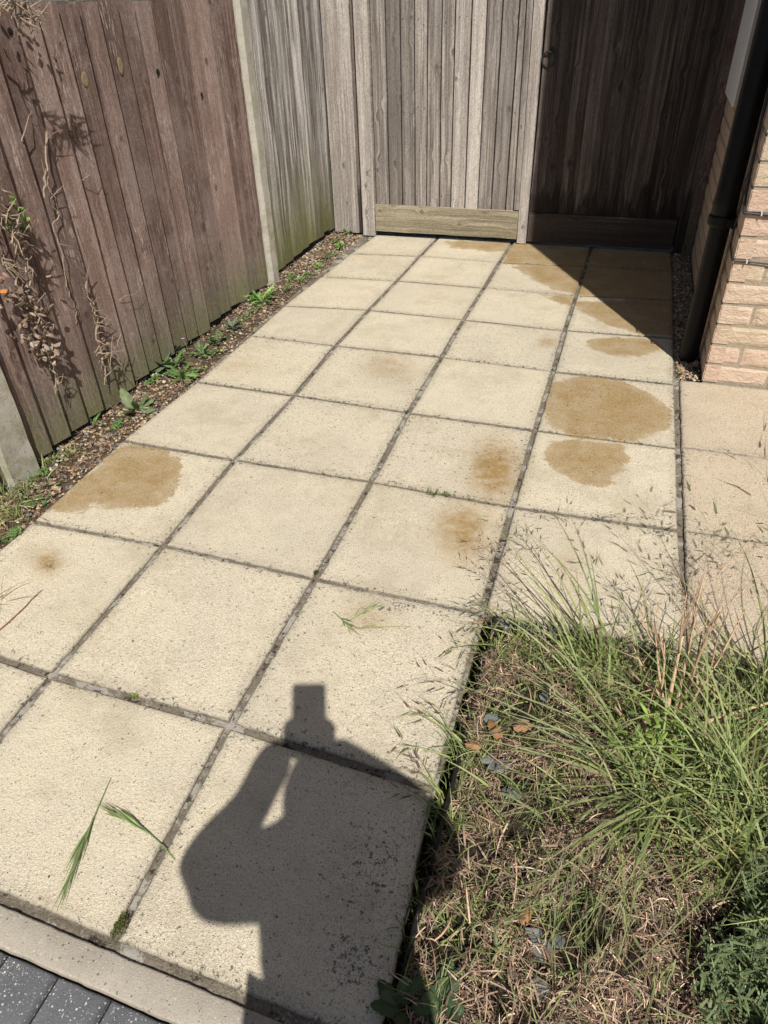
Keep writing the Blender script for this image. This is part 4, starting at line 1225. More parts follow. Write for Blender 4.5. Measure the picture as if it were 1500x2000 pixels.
for (dx, dy, az, el, L, r, dp_) in ((-.015, -.01, 100, 78, .26, .0062, 2), (.01, .01, 70, 60, .30, .0056, 3), (.0, .0, 125, 62, .22, .0042, 2), (.02, 0, 28, 36, .26, .0052, 3), (.02, -.01, 8, 22, .24, .0045, 2),
                                 (-.045, -.06, 150, 45, .12, .0050, 1), (-.05, -.07, 100, 70, .12, .0052, 1), (.01, .02, 86, 72, .34, .0044, 3), (.01, .01, 48, 60, .30, .0042, 2), (-.02, 0, 112, 74, .26, .0036, 2)):
    branch(st, sc_ + np.array([dx, dy, -.005]), math.radians(az), math.radians(el), L, r, dp_, rr)
st.build('stems', M['stem'], shrub, smooth=True)
def leaf(mb, p, az, el, L, Wd, col, droop=.6, fold=.25, kind='oval', n=7, roll=0.0):
    p = np.array(p, float); V = []; F = []
    for i in range(n + 1):
        t = i / n
        e = el - droop * t
        d = np.array([math.cos(az) * math.cos(e), math.sin(az) * math.cos(e), math.sin(e)])
        s_ = np.array([-math.sin(az), math.cos(az), 0.0]); up = np.cross(d, s_) * -1
        s_ = s_ * math.cos(roll) + up * math.sin(roll)
        if kind == 'oval': wv = math.sin(math.pi * min(1, t * .97 + .03)) ** .75
        elif kind == 'lance': wv = math.sin(math.pi * min(1, (t * .94 + .06)) ** .8)
        elif kind == 'lobed': wv = (0.25 + .75 * math.sin(math.pi * min(1, t ** 1.4 * .93 + .05))) * (1 if i % 2 else .42) + 0.02
        elif kind == 'cabbage': wv = (0.2 + .8 * math.sin(math.pi * min(1, t ** .9 * .85 + .1))) * (1 + .12 * math.sin(i * 2.4))
        if i == n: wv = 0.03
        V += [tuple(p + s_ * Wd / 2 * wv + up * fold * Wd * wv * .5), tuple(p), tuple(p - s_ * Wd / 2 * wv + up * fold * Wd * wv * .5)]
        p = p + d * L / n
        p[2] = max(p[2], .001 if kind != 'x' else p[2])
    for i in range(n):
        for k in (0, 1):
            F.append((i * 3 + k, i * 3 + k + 1, i * 3 + k + 4, i * 3 + k + 3))
    c = np.tile(np.clip(col, .003, .9), (len(V), 1)); c[1::3] *= 1.18
    mb.add(V, F, col=c)
lf = MB()
for i in range(130):
    c0 = random.choice(((1.735, .70), (1.71, .67), (1.76, .72), (1.70, .62), (1.79, .69), (1.75, .64)))
    p = np.array([c0[0] + rng.normal(0, .016), c0[1] + rng.normal(0, .016), float(bh(c0[0], c0[1])) + rng.uniform(.01, .13)])
    leaf(lf, p, rng.uniform(0, 6.28), rng.uniform(-.1, .9), rng.uniform(.016, .036), rng.uniform(.005, .009), np.array([.20, .29, .06]) * rng.uniform(.5, 1.25), kind='lance')
lf.build('leaves', M['leaf'], shrub)

# grey green herb (lavender like) clumps at the right edge
def herb(c, rad, hgt, n, label):
    root = empty('herb_plant', (c[0], c[1], float(bh(c[0], c[1]))), label, 'herb plant', 'grey green herb plants at the lower right')
    stm = MB(); lv = MB()
    for i in range(n):
        a = rng.uniform(0, 6.28); rr_ = rad * math.sqrt(rng.random())
        b = np.array([c[0] + math.cos(a) * rr_ * .5, c[1] + math.sin(a) * rr_ * .5, float(bh(c[0], c[1]))])
        t = np.array([c[0] + math.cos(a) * rr_, c[1] + math.sin(a) * rr_, b[2] + hgt * rng.uniform(.5, 1.05) * (1 - .4 * (rr_ / rad) ** 2)])
        tube(stm, [b, (b + t) / 2 + rng.normal(0, .003, 3), t], [.0016, .0012, .0007], 5, col=np.array([.16, .18, .11]))
        m = 13
        ps = np.array([b + (t - b) * (.3 + .7 * k / m) for k in range(m)])
        az = np.array([k * 2.4 + a for k in range(m)])
        blades(lv, ps, az, rng.uniform(.1, 1.0, m), rng.uniform(.014, .03, m), rng.uniform(.0028, .0044, m), .3, pick(m, [(.15, .20, .085), (.10, .145, .065), (.20, .25, .12)], .15), segs=4, zmin=-1, twist=0.0)
    stm.build('stems', M['stem'], root); lv.build('leaves', M['leaf'], root)
herb((1.915, .245), .13, .14, 190, 'grey green narrow leaved herb in the bottom right corner')
herb((1.965, .385), .11, .16, 150, 'grey green herb at the right edge above the corner one')
herb((1.97, .50), .07, .14, 60, 'small grey green herb in the grass at the right edge')

# leafy weed in the shade at the bottom left corner of the bed
def rosette(name, c, z, n, L, Wd, cols, label, kind='lobed', el=(.15, .9), cat='weed', group='weeds on the paving edge', droop=(.3, 1.0), segs=9, wk=1.0):
    L = (L[0] * wk, L[1] * wk); Wd = (Wd[0] * wk, Wd[1] * wk)
    root = empty(name, (c[0], c[1], z), label, cat, group)
    mb = MB()
    for i in range(n):
        a = i * 2.4 + rng.normal(0, .9)
        ro = L[1] * .22 * rng.random()
        leaf(mb, (c[0] + math.cos(a + 1) * ro, c[1] + math.sin(a + 1) * ro * 1.4, z + .002 + .25 * L[0] * rng.random()), a, rng.uniform(*el), rng.uniform(*L), rng.uniform(*Wd), np.array(cols[i % len(cols)]) * rng.uniform(.75, 1.2), droop=rng.uniform(*droop), fold=rng.uniform(.1, .5), kind=kind, n=segs, roll=rng.normal(0, .25))
    mb.build('leaves', M['leaf'], root)
    return root
G1 = [(.11, .19, .045), (.15, .25, .07), (.08, .15, .04)]; G2 = [(.12, .16, .09), (.16, .21, .12), (.10, .13, .07)]
rosette('leafy_weed', (1.392, .10), -.02, 10, (.03, .055), (.016, .028), [(.05, .08, .03), (.07, .11, .045)], 'broad leaved weed in deep shade at the bottom corner of the slabs', 'cabbage')
rosette('leafy_weed', (1.445, .125), -.01, 9, (.03, .05), (.02, .035), [(.07, .11, .05), (.05, .09, .04)], 'round leaved shaded weed right of the broad leaved one', 'cabbage')
# weeds along the fence
def gp_(px, py): return G(px, py)[:2]
for (px, py, n, L, Wd, cols, lab, kind) in (
    (512, 588, 26, (.05, .10), (.014, .026), [(.16, .30, .07), (.22, .38, .10), (.11, .21, .05)], 'bright green lobed weed at the foot of the tall concrete post', 'lobed'),
    (338, 690, 9, (.04, .07), (.022, .034), G2, 'tall grey green leaf cluster just above the broad leaved weed', 'cabbage'),
    (345, 712, 26, (.04, .07), (.012, .02), [(.11, .18, .06), (.15, .22, .08)], 'leafy green weed between the broad leaves and the feathery weed', 'lobed'),
    (322, 715, 11, (.045, .08), (.024, .038), G2, 'grey green broad leaved weed leaning on the brown fence', 'cabbage'),
    (355, 735, 26, (.04, .08), (.012, .02), [(.10, .17, .05), (.14, .22, .07)], 'feathery green weed spilling onto the slab edge', 'lobed'),
    (262, 800, 9, (.05, .08), (.022, .036), [(.12, .17, .075), (.16, .20, .10)], 'flat floppy leaved weed lying on the pebbles', 'cabbage'),
    (395, 690, 22, (.03, .06), (.01, .016), [(.10, .14, .06), (.14, .19, .08)], 'small leaved weed behind the feathery one', 'lobed'),
    (455, 640, 20, (.03, .06), (.010, .018), [(.11, .15, .09), (.15, .19, .12)], 'grey leaved straggling weed in the middle of the gravel strip', 'lobed'),
    (425, 665, 16, (.03, .05), (.010, .016), [(.10, .15, .07)], 'small dull weed beside the straggling grey one', 'lobed'),
    (620, 522, 14, (.02, .04), (.008, .014), [(.14, .26, .06)], 'tiny bright weed beneath the grey fence panel', 'lobed'),
    (585, 550, 14, (.02, .035), (.008, .014), [(.12, .22, .06)], 'tiny weed on the gravel just past the tall concrete post', 'lobed'),
    (664, 482, 16, (.02, .045), (.008, .016), [(.15, .29, .06)], 'small bright weed on the gravel in front of the corner boards', 'lobed'),
    (680, 455, 18, (.025, .05), (.009, .016), [(.14, .27, .06)], 'bright little weed at the foot of the wide corner board', 'lobed'),
    (185, 822, 7, (.03, .05), (.006, .010), [(.13, .24, .06)], 'slim green seedling between pebbles left of the first wet stain', 'lance')):
    c = gp_(px, py)
    rosette('fence_weed', c, -.008, n, L, Wd, cols, lab, kind, group='weeds along the foot of the fence', el=(.1, 1.2), wk=1.12)
# purple flowered stalk
fw = empty('flowering_weed', (*gp_(372, 700), -.008), 'thin weed with one tiny purple flower against the brown fence', 'weed')
mb = MB(); c = gp_(372, 700); q = np.array([c[0] - .03, c[1] + .02, .075])
tube(mb, [(c[0], c[1], -.01), (c[0] - .012, c[1] + .01, .04), q], [.0012, .001, .0008], 6, col=np.array([.12, .18, .06])); mb.build('stem', M['stem'], fw)
mb = MB()
for i in range(7): leaf(mb, q, i * .9, .5, .009, .006, np.array([.36, .20, .55]), kind='oval', n=4)
mb.build('flower', M['leaf'], fw)
# grass tufts in the gravel
def gtuft(name, c, n, L, label, spread=.015, cols=GRN, z=-.008, w=(.0014, .003), el=(.3, 1.4)):
    root = empty(name, (c[0], c[1], z), label, 'grass', 'small grass tufts on the fence strip')
    mb = MB()
    rt = np.stack([c[0] + rng.normal(0, spread, n), c[1] + rng.normal(0, spread, n), np.full(n, z)], 1)
    blades(mb, rt, rng.uniform(0, 6.28, n), rng.uniform(*el, n), rng.uniform(*L, n), rng.uniform(*w, n), rng.uniform(.3, 1.5, n), pick(n, cols, .2), segs=6, curl=rng.normal(0, .3, n))
    mb.build('blades', M['leaf'], root)
gtuft('grass_tuft', gp_(90, 905), 40, (.03, .08), 'grass tuft at the foot of the left edge concrete post')
gtuft('grass_tuft', gp_(35, 960), 90, (.04, .11), 'larger grass tuft in front of the left edge concrete post', .035)
gtuft('grass_tuft', gp_(20, 1010), 70, (.03, .08), 'grass tuft on the pebbles beside the stained slab corner', .03)
gtuft('grass_tuft', gp_(135, 885), 30, (.03, .06), 'sparse tuft between the left edge concrete post and the fence boards', .02)
gtuft('grass_tuft', gp_(-30, 1180), 40, (.05, .13), 'straw coloured grass head leaning in from the left edge', .02, STRAW[:3] + GRN[:1])
# dead plant litter on the strip
mb = MB(); n = 5200
X = rng.uniform(-.195, .02, n); Y = rng.uniform(.5, 3.95, n)
keep = np.array([noise.noise((x * 8, y * 4, 31)) > -.05 for x, y in zip(X, Y)]); X = X[keep]; Y = Y[keep]; n = len(X)
blades(mb, np.stack([X, Y, rng.uniform(-.006, .008, n)], 1), rng.uniform(0, 6.28, n), rng.normal(.1, .25, n), rng.uniform(.01, .05, n), rng.uniform(.0008, .0022, n), rng.uniform(0, .6, n), pick(n, STRAW + [(.10, .06, .045)] * 3, .25), segs=3, curl=rng.normal(0, 1.0, n), zmin=-.008)
tag(mb.build('plant_litter', M['straw']), 'dead stalks and litter lying on the pebble strip', 'litter', kind='stuff')
# tiny green ground cover on the strip
mb = MB()
cl = [(gp_(*p), r) for p, r in (((640, 500), .03), ((600, 535), .03), ((560, 560), .03), ((470, 625), .04), ((430, 655), .04), ((410, 690), .04), ((380, 730), .03), ((300, 740), .03), ((230, 830), .02), ((60, 930), .05), ((60, 985), .04), ((25, 1040), .02), ((570, 540), .02), ((500, 600), .03), ((655, 470), .02))]
for (c, r) in cl:
    for i in range(26):
        p = (c[0] + rng.normal(0, r * .5), c[1] + rng.normal(0, r), -.006)
        if p[0] > .02: continue
        a0_ = rng.uniform(0, 6.28)
        for k in range(4):
            leaf(mb, p, a0_ + k * 1.57, rng.uniform(.2, 1.0), rng.uniform(.007, .016), rng.uniform(.004, .008), np.array([.12, .20, .06]) * rng.uniform(.6, 1.3), kind='oval', n=3)
tag(mb.build('ground_cover', M['leaf']), 'tiny green seedlings carpeting parts of the pebble strip', 'ground cover', kind='stuff')

# ------------------------------------------------------------------ weeds, sprigs and moss on the slabs
gtuft('joint_weed', gp_(848, 966), 26, (.012, .034), 'small weed growing in a slab joint above the double stains', .008, [(.10, .17, .05), (.17, .15, .07)], -.004)
bpy.data.objects['joint_weed']['category'] = 'weed'; del bpy.data.objects['joint_weed']['group']
mo_ = rosette('joint_weed', gp_(872, 966), -.002, 16, (.006, .016), (.003, .006), [(.12, .18, .06), (.20, .14, .08)], 'reddish seedling just right of the joint weed', 'oval', group=None, segs=4)
rosette('joint_weed', gp_(262, 1360), -.006, 14, (.006, .013), (.003, .005), [(.16, .24, .06), (.2, .2, .07)], 'tiny green seedling in the joint below the large plain slab', 'oval', group=None, segs=4)
def moss(name, c, ru, n, label, z=-.006):
    root = empty(name, (c[0], c[1], z), label, 'moss')
    mb = MB()
    rt = np.stack([c[0] + rng.normal(0, ru * .55, n), c[1] + rng.normal(0, ru, n), np.full(n, z)], 1)
    dd = np.hypot((rt[:, 0] - c[0]) / ru / .55, (rt[:, 1] - c[1]) / ru)
    rt[:, 2] = z + np.clip(.011 - dd * .003, 0, 1)
    blades(mb, rt, rng.uniform(0, 6.28, n), rng.uniform(.5, 1.5, n), rng.uniform(.003, .008, n), rng.uniform(.0008, .0016, n), .3, pick(n, [(.10, .12, .03), (.17, .18, .05), (.06, .07, .02)], .2), segs=2, zmin=-.01)
    mb.build('fronds', M['leaf'], root)
moss('moss_cushion', gp_(235, 1808), 0.009, 420, 'olive moss cushion in the joint just above the kerb')
moss('moss_cushion', gp_(795, 806), .005, 120, 'speck of moss on a slab joint crossing in the middle', -.005)
moss('moss_cushion', gp_(617, 1120), .005, 150, 'dark speck of moss where the joints cross left of the grass scrap', -.005)

def sprig(name, base_px, tip_px, n, label, Lf=.5, col=((.17, .24, .085), (.25, .31, .14)), lift=.006, spread=.18, bow=.0):
    a = G(*base_px); b = G(*tip_px)
    root = empty(name, tuple(a), label, 'grass sprig', None)
    d = b - a; L = np.linalg.norm(d[:2]); az = math.atan2(d[1], d[0])
    mb = MB()
    tube(mb, [a + d * t + np.array([-math.sin(az), math.cos(az), 0]) * bow * math.sin(t * 3.14) + np.array([0, 0, .001 + lift * math.sin(t * 3.1)]) for t in np.linspace(0, 1, 8)], [.0011] * 5 + [.0009, .0008, .0006], 6, col=np.array(col[0]))
    mb.build('stalk', M['stem'], root)
    m2 = MB()
    ts = rng.uniform(.35, .85, n)
    rt = a[None] + d[None] * ts[:, None] + np.array([-math.sin(az), math.cos(az), 0])[None] * (bow * np.sin(ts * 3.14))[:, None]; rt[:, 2] = .002 + lift * np.sin(ts * 3.1)
    sg = np.sign(rng.normal(0, 1, n))
    blades(m2, rt, az + sg * rng.uniform(.05, spread, n), rng.uniform(0, .25, n), L * Lf * rng.uniform(.5, 1.0, n), rng.uniform(.0016, .0030, n), rng.uniform(.1, .4, n), pick(n, list(col), .15), segs=6, curl=-sg * rng.uniform(0, .15, n))
    m2.build('spikelets', M['leaf'], root)
sprig('grass_sprig', (217, 1520), (120, 1760), 26, 'plucked brome sprig lying straight on the front left slab', .42)
sprig('grass_sprig', (342, 1680), (205, 1590), 22, 'second brome sprig curving to the joint, right of the straight one', .42, bow=-.012)
sprig('grass_sprig', (665, 1225), (735, 1185), 9, 'scrap of grass lying on the slab above the phone shadow', .5, spread=.5)
sprig('grass_sprig', (650, 1195), (690, 1235), 6, 'thin grass scrap crossing the other scrap above the phone shadow', .5, spread=.4)
sprig('grass_sprig', (805, 1224), (680, 1232), 5, 'long thin stalk lying below the grass scraps', .3, col=((.30, .27, .14), (.2, .24, .09)), spread=.15)
sprig('grass_sprig', (0, 1195), (-40, 1160), 6, 'straw coloured sprig poking in at the left edge', .6, col=((.35, .31, .2), (.3, .28, .15)))
# twig
tw_ = MB(); pp = [G(*p, .003) for p in ((-20, 1246), (20, 1212), (48, 1186), (62, 1170), (82, 1152))]
tube(tw_, pp, [.0014, .0014, .0013, .0011, .0007], 6, col=np.array([.24, .11, .075])); tube(tw_, [pp[3], pp[3] + np.array([.004, .012, .001])], [.0008, .0004], 5, col=np.array([.24, .11, .075]))
tag(tw_.build('twig', M['stem'], smooth=True), 'thin reddish twig lying on the slab at the left edge', 'twig')
# small fallen leaves on slabs
def fallen(px, py, L, Wd, col, label, az, z=.001, curl=.5, name='fallen_leaf', kind='oval'):
    g0 = G(px, py)
    mb = MB(); leaf(mb, (g0[0], g0[1], z), az, .15, L, Wd, np.array(col), droop=curl, fold=.5, kind=kind)
    return tag(mb.build(name, M['leaf']), label, 'leaf')
fallen(556, 594, .03, .014, (.09, .10, .04), 'dark curled leaf on the slab near the bright lobed weed', .1)
fallen(760, 1395, .006, .004, (.2, .34, .08), 'tiny green leaf fragment right of the phone shadow', .4)

# slate chips, dead leaves, black membrane in the bed
sl_spots = [(960,1410,.022,'above the dead brown leaves'),(975,1490,.03,'largest dark one below the dead brown leaves'),(950,1478,.02,'left of the largest dark chip'),(1000,1545,.022,'right under the largest dark chip'),
            (1045,1820,.020,'in the lower bed, topmost of three'),(1065,1850,.026,'in the lower bed, middle of three'),(1055,1925,.022,'near the bottom edge, half buried'),(1090,1835,.018,'in the lower bed, right of the three'),
            (1370,1350,.035,'behind the shrub stems, large and blue grey'),(1340,1375,.028,'beside the large one behind the shrub'),(1060,1370,.016,'dark, in the shade of the tuft'),(1410,1330,.03,'at the right behind the shrub'),(1390,1390,.022,'low, right of the shrub foot')]
for i, (px, py, s_, where) in enumerate(sl_spots):
    g0 = G(px, py); r = random.Random(i + 60)
    mb = MB(); n = 7
    ang = sorted(r.uniform(0, 6.28) for _ in range(n)); ang = [2 * math.pi * k / n + r.uniform(-.3, .3) for k in range(n)]
    rad = [s_ * r.uniform(.6, 1.05) for _ in range(n)]
    tx, ty = r.uniform(-.3, .3), r.uniform(-.3, .3)
    zb = float(bh(g0[0], g0[1])) + .007
    V = []
    for zz, k in ((0, 1.0), (s_ * .16, 1.0), (s_ * .22, .86)):
        for a, q_ in zip(ang, rad):
            x, y = math.cos(a) * q_ * k, math.sin(a) * q_ * k * .75
            V.append((g0[0] + x, g0[1] + y, zb + zz + tx * x + ty * y + .0008 * r.random()))
    F = []
    for l in (0, 1):
        for k in range(n):
            F.append((l * n + k, l * n + (k + 1) % n, (l + 1) * n + (k + 1) % n, (l + 1) * n + k))
    F.append(tuple(range(2 * n, 3 * n))); F.append(tuple(range(n - 1, -1, -1)))
    mb.add(V, F, col=np.array([.125, .135, .135]) * r.uniform(.6, 1.3))
    tag(mb.build('slate_chip', M['slate']), 'slate chip ' + where, 'slate chip', 'slate chips in the bed')
for (px, py, L, az, lab) in ((975, 1455, .05, 2.2, 'dead brown curled leaf between the upper slate chips'), (1000, 1440, .045, .5, 'dead brown leaf right of the other curled leaf'), (940, 1465, .035, 3.2, 'small dead leaf left of the slate chips'),
                         (1020, 1810, .035, 1.4, 'dead leaf beside the lower slate chips'), (930, 1215, .02, 0.4, 'small dead leaf by the slab corner')):
    g0 = G(px, py)
    mb = MB(); leaf(mb, (g0[0], g0[1], float(bh(g0[0], g0[1])) + .028), az, .2, L, L * .5, np.array([.33, .17, .085]), droop=.6, fold=.5, kind='cabbage')
    tag(mb.build('dead_leaf', M['leaf']), lab, 'leaf', 'dead leaves in the bed')
mb = MB()
V, F = [], []
pts_ = [(1.3705, y) for y in np.linspace(.06, .94, 90)] + [(x, .9425) for x in np.linspace(1.372, 1.80, 50)]
for i, (x, y) in enumerate(pts_):
    k = noise.noise((x * 30, y * 30, 3)) * .004
    o_ = (1, 0) if i < 90 else (0, -1)
    top = -.001 + .007 * noise.noise((x * 18, y * 18, 7)) + (.010 if (i > 84 and i < 108) else 0)
    V += [(x + o_[0] * .001, y + o_[1] * .001, -.045), (x + o_[0] * (.003 + abs(k)), y + o_[1] * (.003 + abs(k)), top), (x + o_[0] * (.010 + k * 2 + (.02 if 84 < i < 108 else 0)), y + o_[1] * (.010 + k * 2 + (.02 if 84 < i < 108 else 0)), -.012 + k * 2)]
for i in range(len(pts_) - 1):
    for k in (0, 1): F.append((i * 3 + k, i * 3 + k + 1, i * 3 + 4 + k, i * 3 + 3 + k))
mb.add(V, F)
mo2 = tag(mb.build('weed_membrane', M['membrane']), 'torn black plastic membrane showing along the slab edge of the bed', 'membrane')

# ------------------------------------------------------------------ dead ivy on the brown fence
FXF = FX + 0.018
def vine(name, label, px_pts, r, off=.006, twigs=0, seed=0, leaves=None, green=None, wig=.01):
    rr = random.Random(seed)
    P = []
    for p in px_pts:
        o_ = off
        if len(p) == 3: o_ = p[2]
        q = XP(p[0], p[1], FXF + o_); P.append(q)
    Q = []
    for i in range(len(P) - 1):
        for k in range(5):
            t = k / 5; q = P[i] + (P[i + 1] - P[i]) * t
            Q.append(q + np.array([abs(rr.gauss(0, wig * .25)), rr.gauss(0, wig * .4), rr.gauss(0, wig * .3)]))
    Q.append(P[-1])
    root = empty(name, tuple(Q[-1]), label, 'ivy', 'dead ivy clinging to the brown fence')
    mb = MB(); n = len(Q)
    col = np.array([.30, .23, .175])
    tube(mb, Q, [r * (1 - .6 * i / n) for i in range(n)], 6, col=col)
    for _ in range(twigs):
        i = rr.randrange(n); L = rr.uniform(.015, .07); a = rr.uniform(0, 6.28)
        d = np.array([rr.uniform(.1, .7), math.cos(a), math.sin(a)]); d /= np.linalg.norm(d)
        m_ = Q[i] + d * L * .5 + np.array([0, rr.gauss(0, .006), rr.gauss(0, .006)]); e_ = Q[i] + d * L + np.array([0, rr.gauss(0, .01), rr.gauss(0, .01)])
        tube(mb, [Q[i], m_, e_], [r * .55, r * .4, r * .2], 5, col=col * rr.uniform(.7, 1.15))
    mb.build('stem', M['stem'], root)
    for key, lst, cc in (('dead_leaves', leaves, [(.22, .155, .115), (.30, .22, .165), (.13, .09, .065), (.36, .30, .25)]), ('leaves', green, [(.13, .25, .05), (.20, .34, .08)])):
        if not lst: continue
        m3 = MB()
        for (px, py, rad, cnt, sz) in lst:
            c = XP(px, py, FXF + .022)
            for _ in range(cnt):
                p = c + np.array([rr.uniform(-.014, .03), rr.gauss(0, rad), rr.gauss(0, rad * 1.3)])
                leaf(m3, p, rr.uniform(-1.6, 1.6), rr.uniform(-1.0, .8), sz * rr.uniform(.6, 1.3), sz * rr.uniform(.3, .7), np.array(rr.choice(cc)) * rr.uniform(.8, 1.2), droop=rr.uniform(-1.4, 1.6), fold=rr.uniform(.2, .9), kind='cabbage', n=5, roll=rr.uniform(-1, 1))
        m3.build(key, M['leaf'], root)
    return root
vine('dead_ivy', 'thick dead ivy tangle with curled leaves at the left edge, over a hanging stem', [(-20, 470), (10, 520), (40, 570), (70, 620), (88, 680), (98, 720), (112, 762)], .0035, .02, 30, 1,
     [(45, 580, .035, 16, .022), (60, 640, .035, 44, .024), (70, 670, .03, 46, .024), (20, 560, .03, 16, .024), (5, 610, .03, 10, .024), (95, 695, .02, 14, .02)], [(8, 405, .02, 8, .026), (38, 425, .014, 6, .022)], wig=.02)
vine('dead_ivy', 'looped pale ivy stem hanging alone between two boards, left of the middle', [(90, 255, .012), (88, 330, .02), (84, 380, .03), (90, 340, .02), (100, 400, .01), (115, 420, .01), (100, 440, .01), (120, 500, .012), (130, 560, .014), (148, 610, .01), (148, 632, .01)], .0026, .01, 10, 2, wig=.008)
vine('dead_ivy', 'branched dead ivy rising from the gravel with a fan of dry twigs', [(205, 745), (200, 700), (190, 660, .02), (185, 620, .02), (172, 580, .012), (165, 540, .008)], .0036, .012, 34, 3,
     [(200, 670, .016, 14, .014), (205, 700, .016, 10, .014)], wig=.01)
vine('dead_ivy', 'short fan of pale twigs low on the fence beside the branched ivy', [(190, 690, .02), (215, 690, .045), (232, 674, .05)], .003, .03, 16, 4, wig=.008)
vine('dead_ivy', 'fine dead tendril arching on the boards right of the loop', [(160, 352, .004), (175, 341, .03), (198, 345, .02)], .0012, .01, 0, 5, wig=.002)
vine('dead_ivy', 'fine pair of dead tendrils low on the fence above the broad weed', [(233, 586, .004), (245, 577, .02), (262, 576, .03)], .0012, .01, 1, 6, wig=.002)
vine('dead_ivy', 'single pale tendril running down the boards at the left', [(42, 275, .01), (50, 250, .02), (56, 226, .01)], .0018, .01, 1, 7, wig=.002)
vine('dead_ivy', 'thin peeling tendril lying on the boards below the arching one', [(144, 435, .004), (155, 470, .006), (168, 505, .004)], .0011, .006, 0, 8, wig=.003)
vine('dead_ivy', 'dry ivy twigs hanging over the fence top at the left corner', [(-60, 5, .06), (-10, 15, .10), (20, 20, .12), (45, 32, .12), (68, 38, .11)], .0040, .10, 34, 9, [(10, 15, .03, 14, .02), (45, 30, .02, 8, .016)], wig=.02)
vine('dead_ivy', 'second overhanging twig throwing its shadow down the boards', [(-40, -30, .14), (-5, -10, .14), (25, 0, .13), (48, 14, .11), (60, 30, .10)], .0045, .10, 30, 10, wig=.02)
vine('dead_ivy', 'leafless ivy bundle standing off the boards at the left edge', [(-60, 330, .05), (-25, 370, .07), (-5, 410, .06), (15, 450, .05), (40, 500, .04), (60, 545, .03)], .0045, .06, 60, 11, [(-10, 390, .04, 16, .022), (10, 440, .03, 12, .02), (0, 545, .012, 0, .02)], wig=.03)
# orange leaf by the tangle
q = XP(4, 565, FXF + .03)
mb = MB(); leaf(mb, q, -.4, .1, .03, .028, np.array([.55, .24, .07]), droop=.5, kind='cabbage')
tag(mb.build('orange_leaf', M['leaf']), 'lower of two orange dry leaves caught in the ivy at the left edge', 'leaf')
mb = MB(); leaf(mb, q + np.array([0, .0, .035]), -.2, .3, .024, .022, np.array([.50, .2, .06]), droop=.5, kind='cabbage')
tag(mb.build('orange_leaf', M['leaf']), 'upper of two orange dry leaves caught in the ivy at the left edge', 'leaf')
# weed by the drainpipe foot
gtuft('gravel_weed', gp_(1328, 726), 10, (.02, .05), 'slim weed in the pebbles at the drainpipe foot', .006, [(.16, .22, .07)], -.004, (.0008, .0014))
bpy.data.objects['gravel_weed']['category'] = 'weed'; del bpy.data.objects['gravel_weed']['group']

# ------------------------------------------------------------------ the photographer (behind the camera; seen through the shadow)
Rm = Matrix([[ROT[i][j] for j in range(3)] for i in range(3)])
fwd = Vector(-ROT[:, 2]); rgt = Vector(ROT[:, 0]); upv = Vector(ROT[:, 1])
cp = Vector(CAM)
# phone: thin slab just behind the lens point
ph = empty('smartphone', tuple(cp - fwd * 0.012), 'dark smartphone held up in both hands by the photographer', 'phone')
def obox(mb, c, ex, ey, ez, hx, hy, hz, r=.006, **at):
    V = []; prof = []
    for sx, sy in ((1, 1), (-1, 1), (-1, -1), (1, -1)):
        for k in range(4):
            a = math.atan2(sy, sx) - math.pi / 4 + k * math.pi / 6
            prof.append((sx * (hx - r) + r * math.cos(a), sy * (hy - r) + r * math.sin(a)))
    n = len(prof)
    for z in (-hz, hz):
        for (x, y) in prof: V.append(tuple(c + ex * x + ey * y + ez * z))
    F = [tuple(range(n - 1, -1, -1)), tuple(range(n, 2 * n))] + [(k, (k + 1) % n, n + (k + 1) % n, n + k) for k in range(n)]
    mb.add(V, F, **at)
pc = cp - fwd * 0.012 - upv * 0.044
mb = MB(); obox(mb, pc, rgt, upv, fwd, .0365, .076, .0042); mb.build('body', M['pipe'], ph)
mb = MB(); obox(mb, pc - fwd * .0048, rgt, upv, fwd, .034, .073, .0003); mb.build('screen', M['meter'] if False else M['membrane'], ph)

def skinmesh(name, verts, edges, mat, parent, sub=2, root=0):
    me = bpy.data.meshes.new(name)
    o0 = Vector(parent_world(parent)) if parent else Vector((0, 0, 0))
    me.from_pydata([tuple(Vector(v[:3]) - o0) for v in verts], edges, [])
    o = bpy.data.objects.new(name, me); COL.objects.link(o); o.parent = parent
    me.materials.append(mat)
    sm = o.modifiers.new('skin', 'SKIN'); sm.use_smooth_shade = True
    sk = me.skin_vertices[0] if me.skin_vertices else None
    if sk is None:
        bpy.context.view_layer.objects.active = o
        bm = __import__('bmesh').new(); bm.from_mesh(me); bm.verts.layers.skin.verify(); bm.to_mesh(me); bm.free(); sk = me.skin_vertices[0]
    for i, v in enumerate(verts):
        r_ = v[3] if hasattr(v[3], '__len__') else (v[3], v[3])
        sk.data[i].radius = r_
        sk.data[i].use_root = (i == root)
    ss_ = o.modifiers.new('sub', 'SUBSURF'); ss_.levels = sub; ss_.render_levels = sub
    return o
M['skin'] = flat('skin', (0.50, 0.30, 0.21), 0.55, 0, .08, 30)
M['shirt'] = flat('grey_cotton_top', (0.20, 0.21, 0.24), .9, .001, .1, 300)
M['jeans'] = flat('blue_denim', (0.05, 0.075, 0.13), .9, .001, .2, 400)
M['hair'] = flat('brown_hair', (0.07, 0.045, 0.03), .6, .002, .3, 200)
bc = Vector((1.62, -0.52, 0))                    # standing point
fh = Vector((fwd.x, fwd.y, 0)).normalized(); rh = Vector((-fh.y, fh.x, 0)) * -1
def B(f, r, z): return tuple(bc + fh * f + rh * r + Vector((0, 0, z)))
per = empty('person', tuple(bc), 'photographer standing behind the camera holding the phone up, casting the shadow on the slabs', 'person')
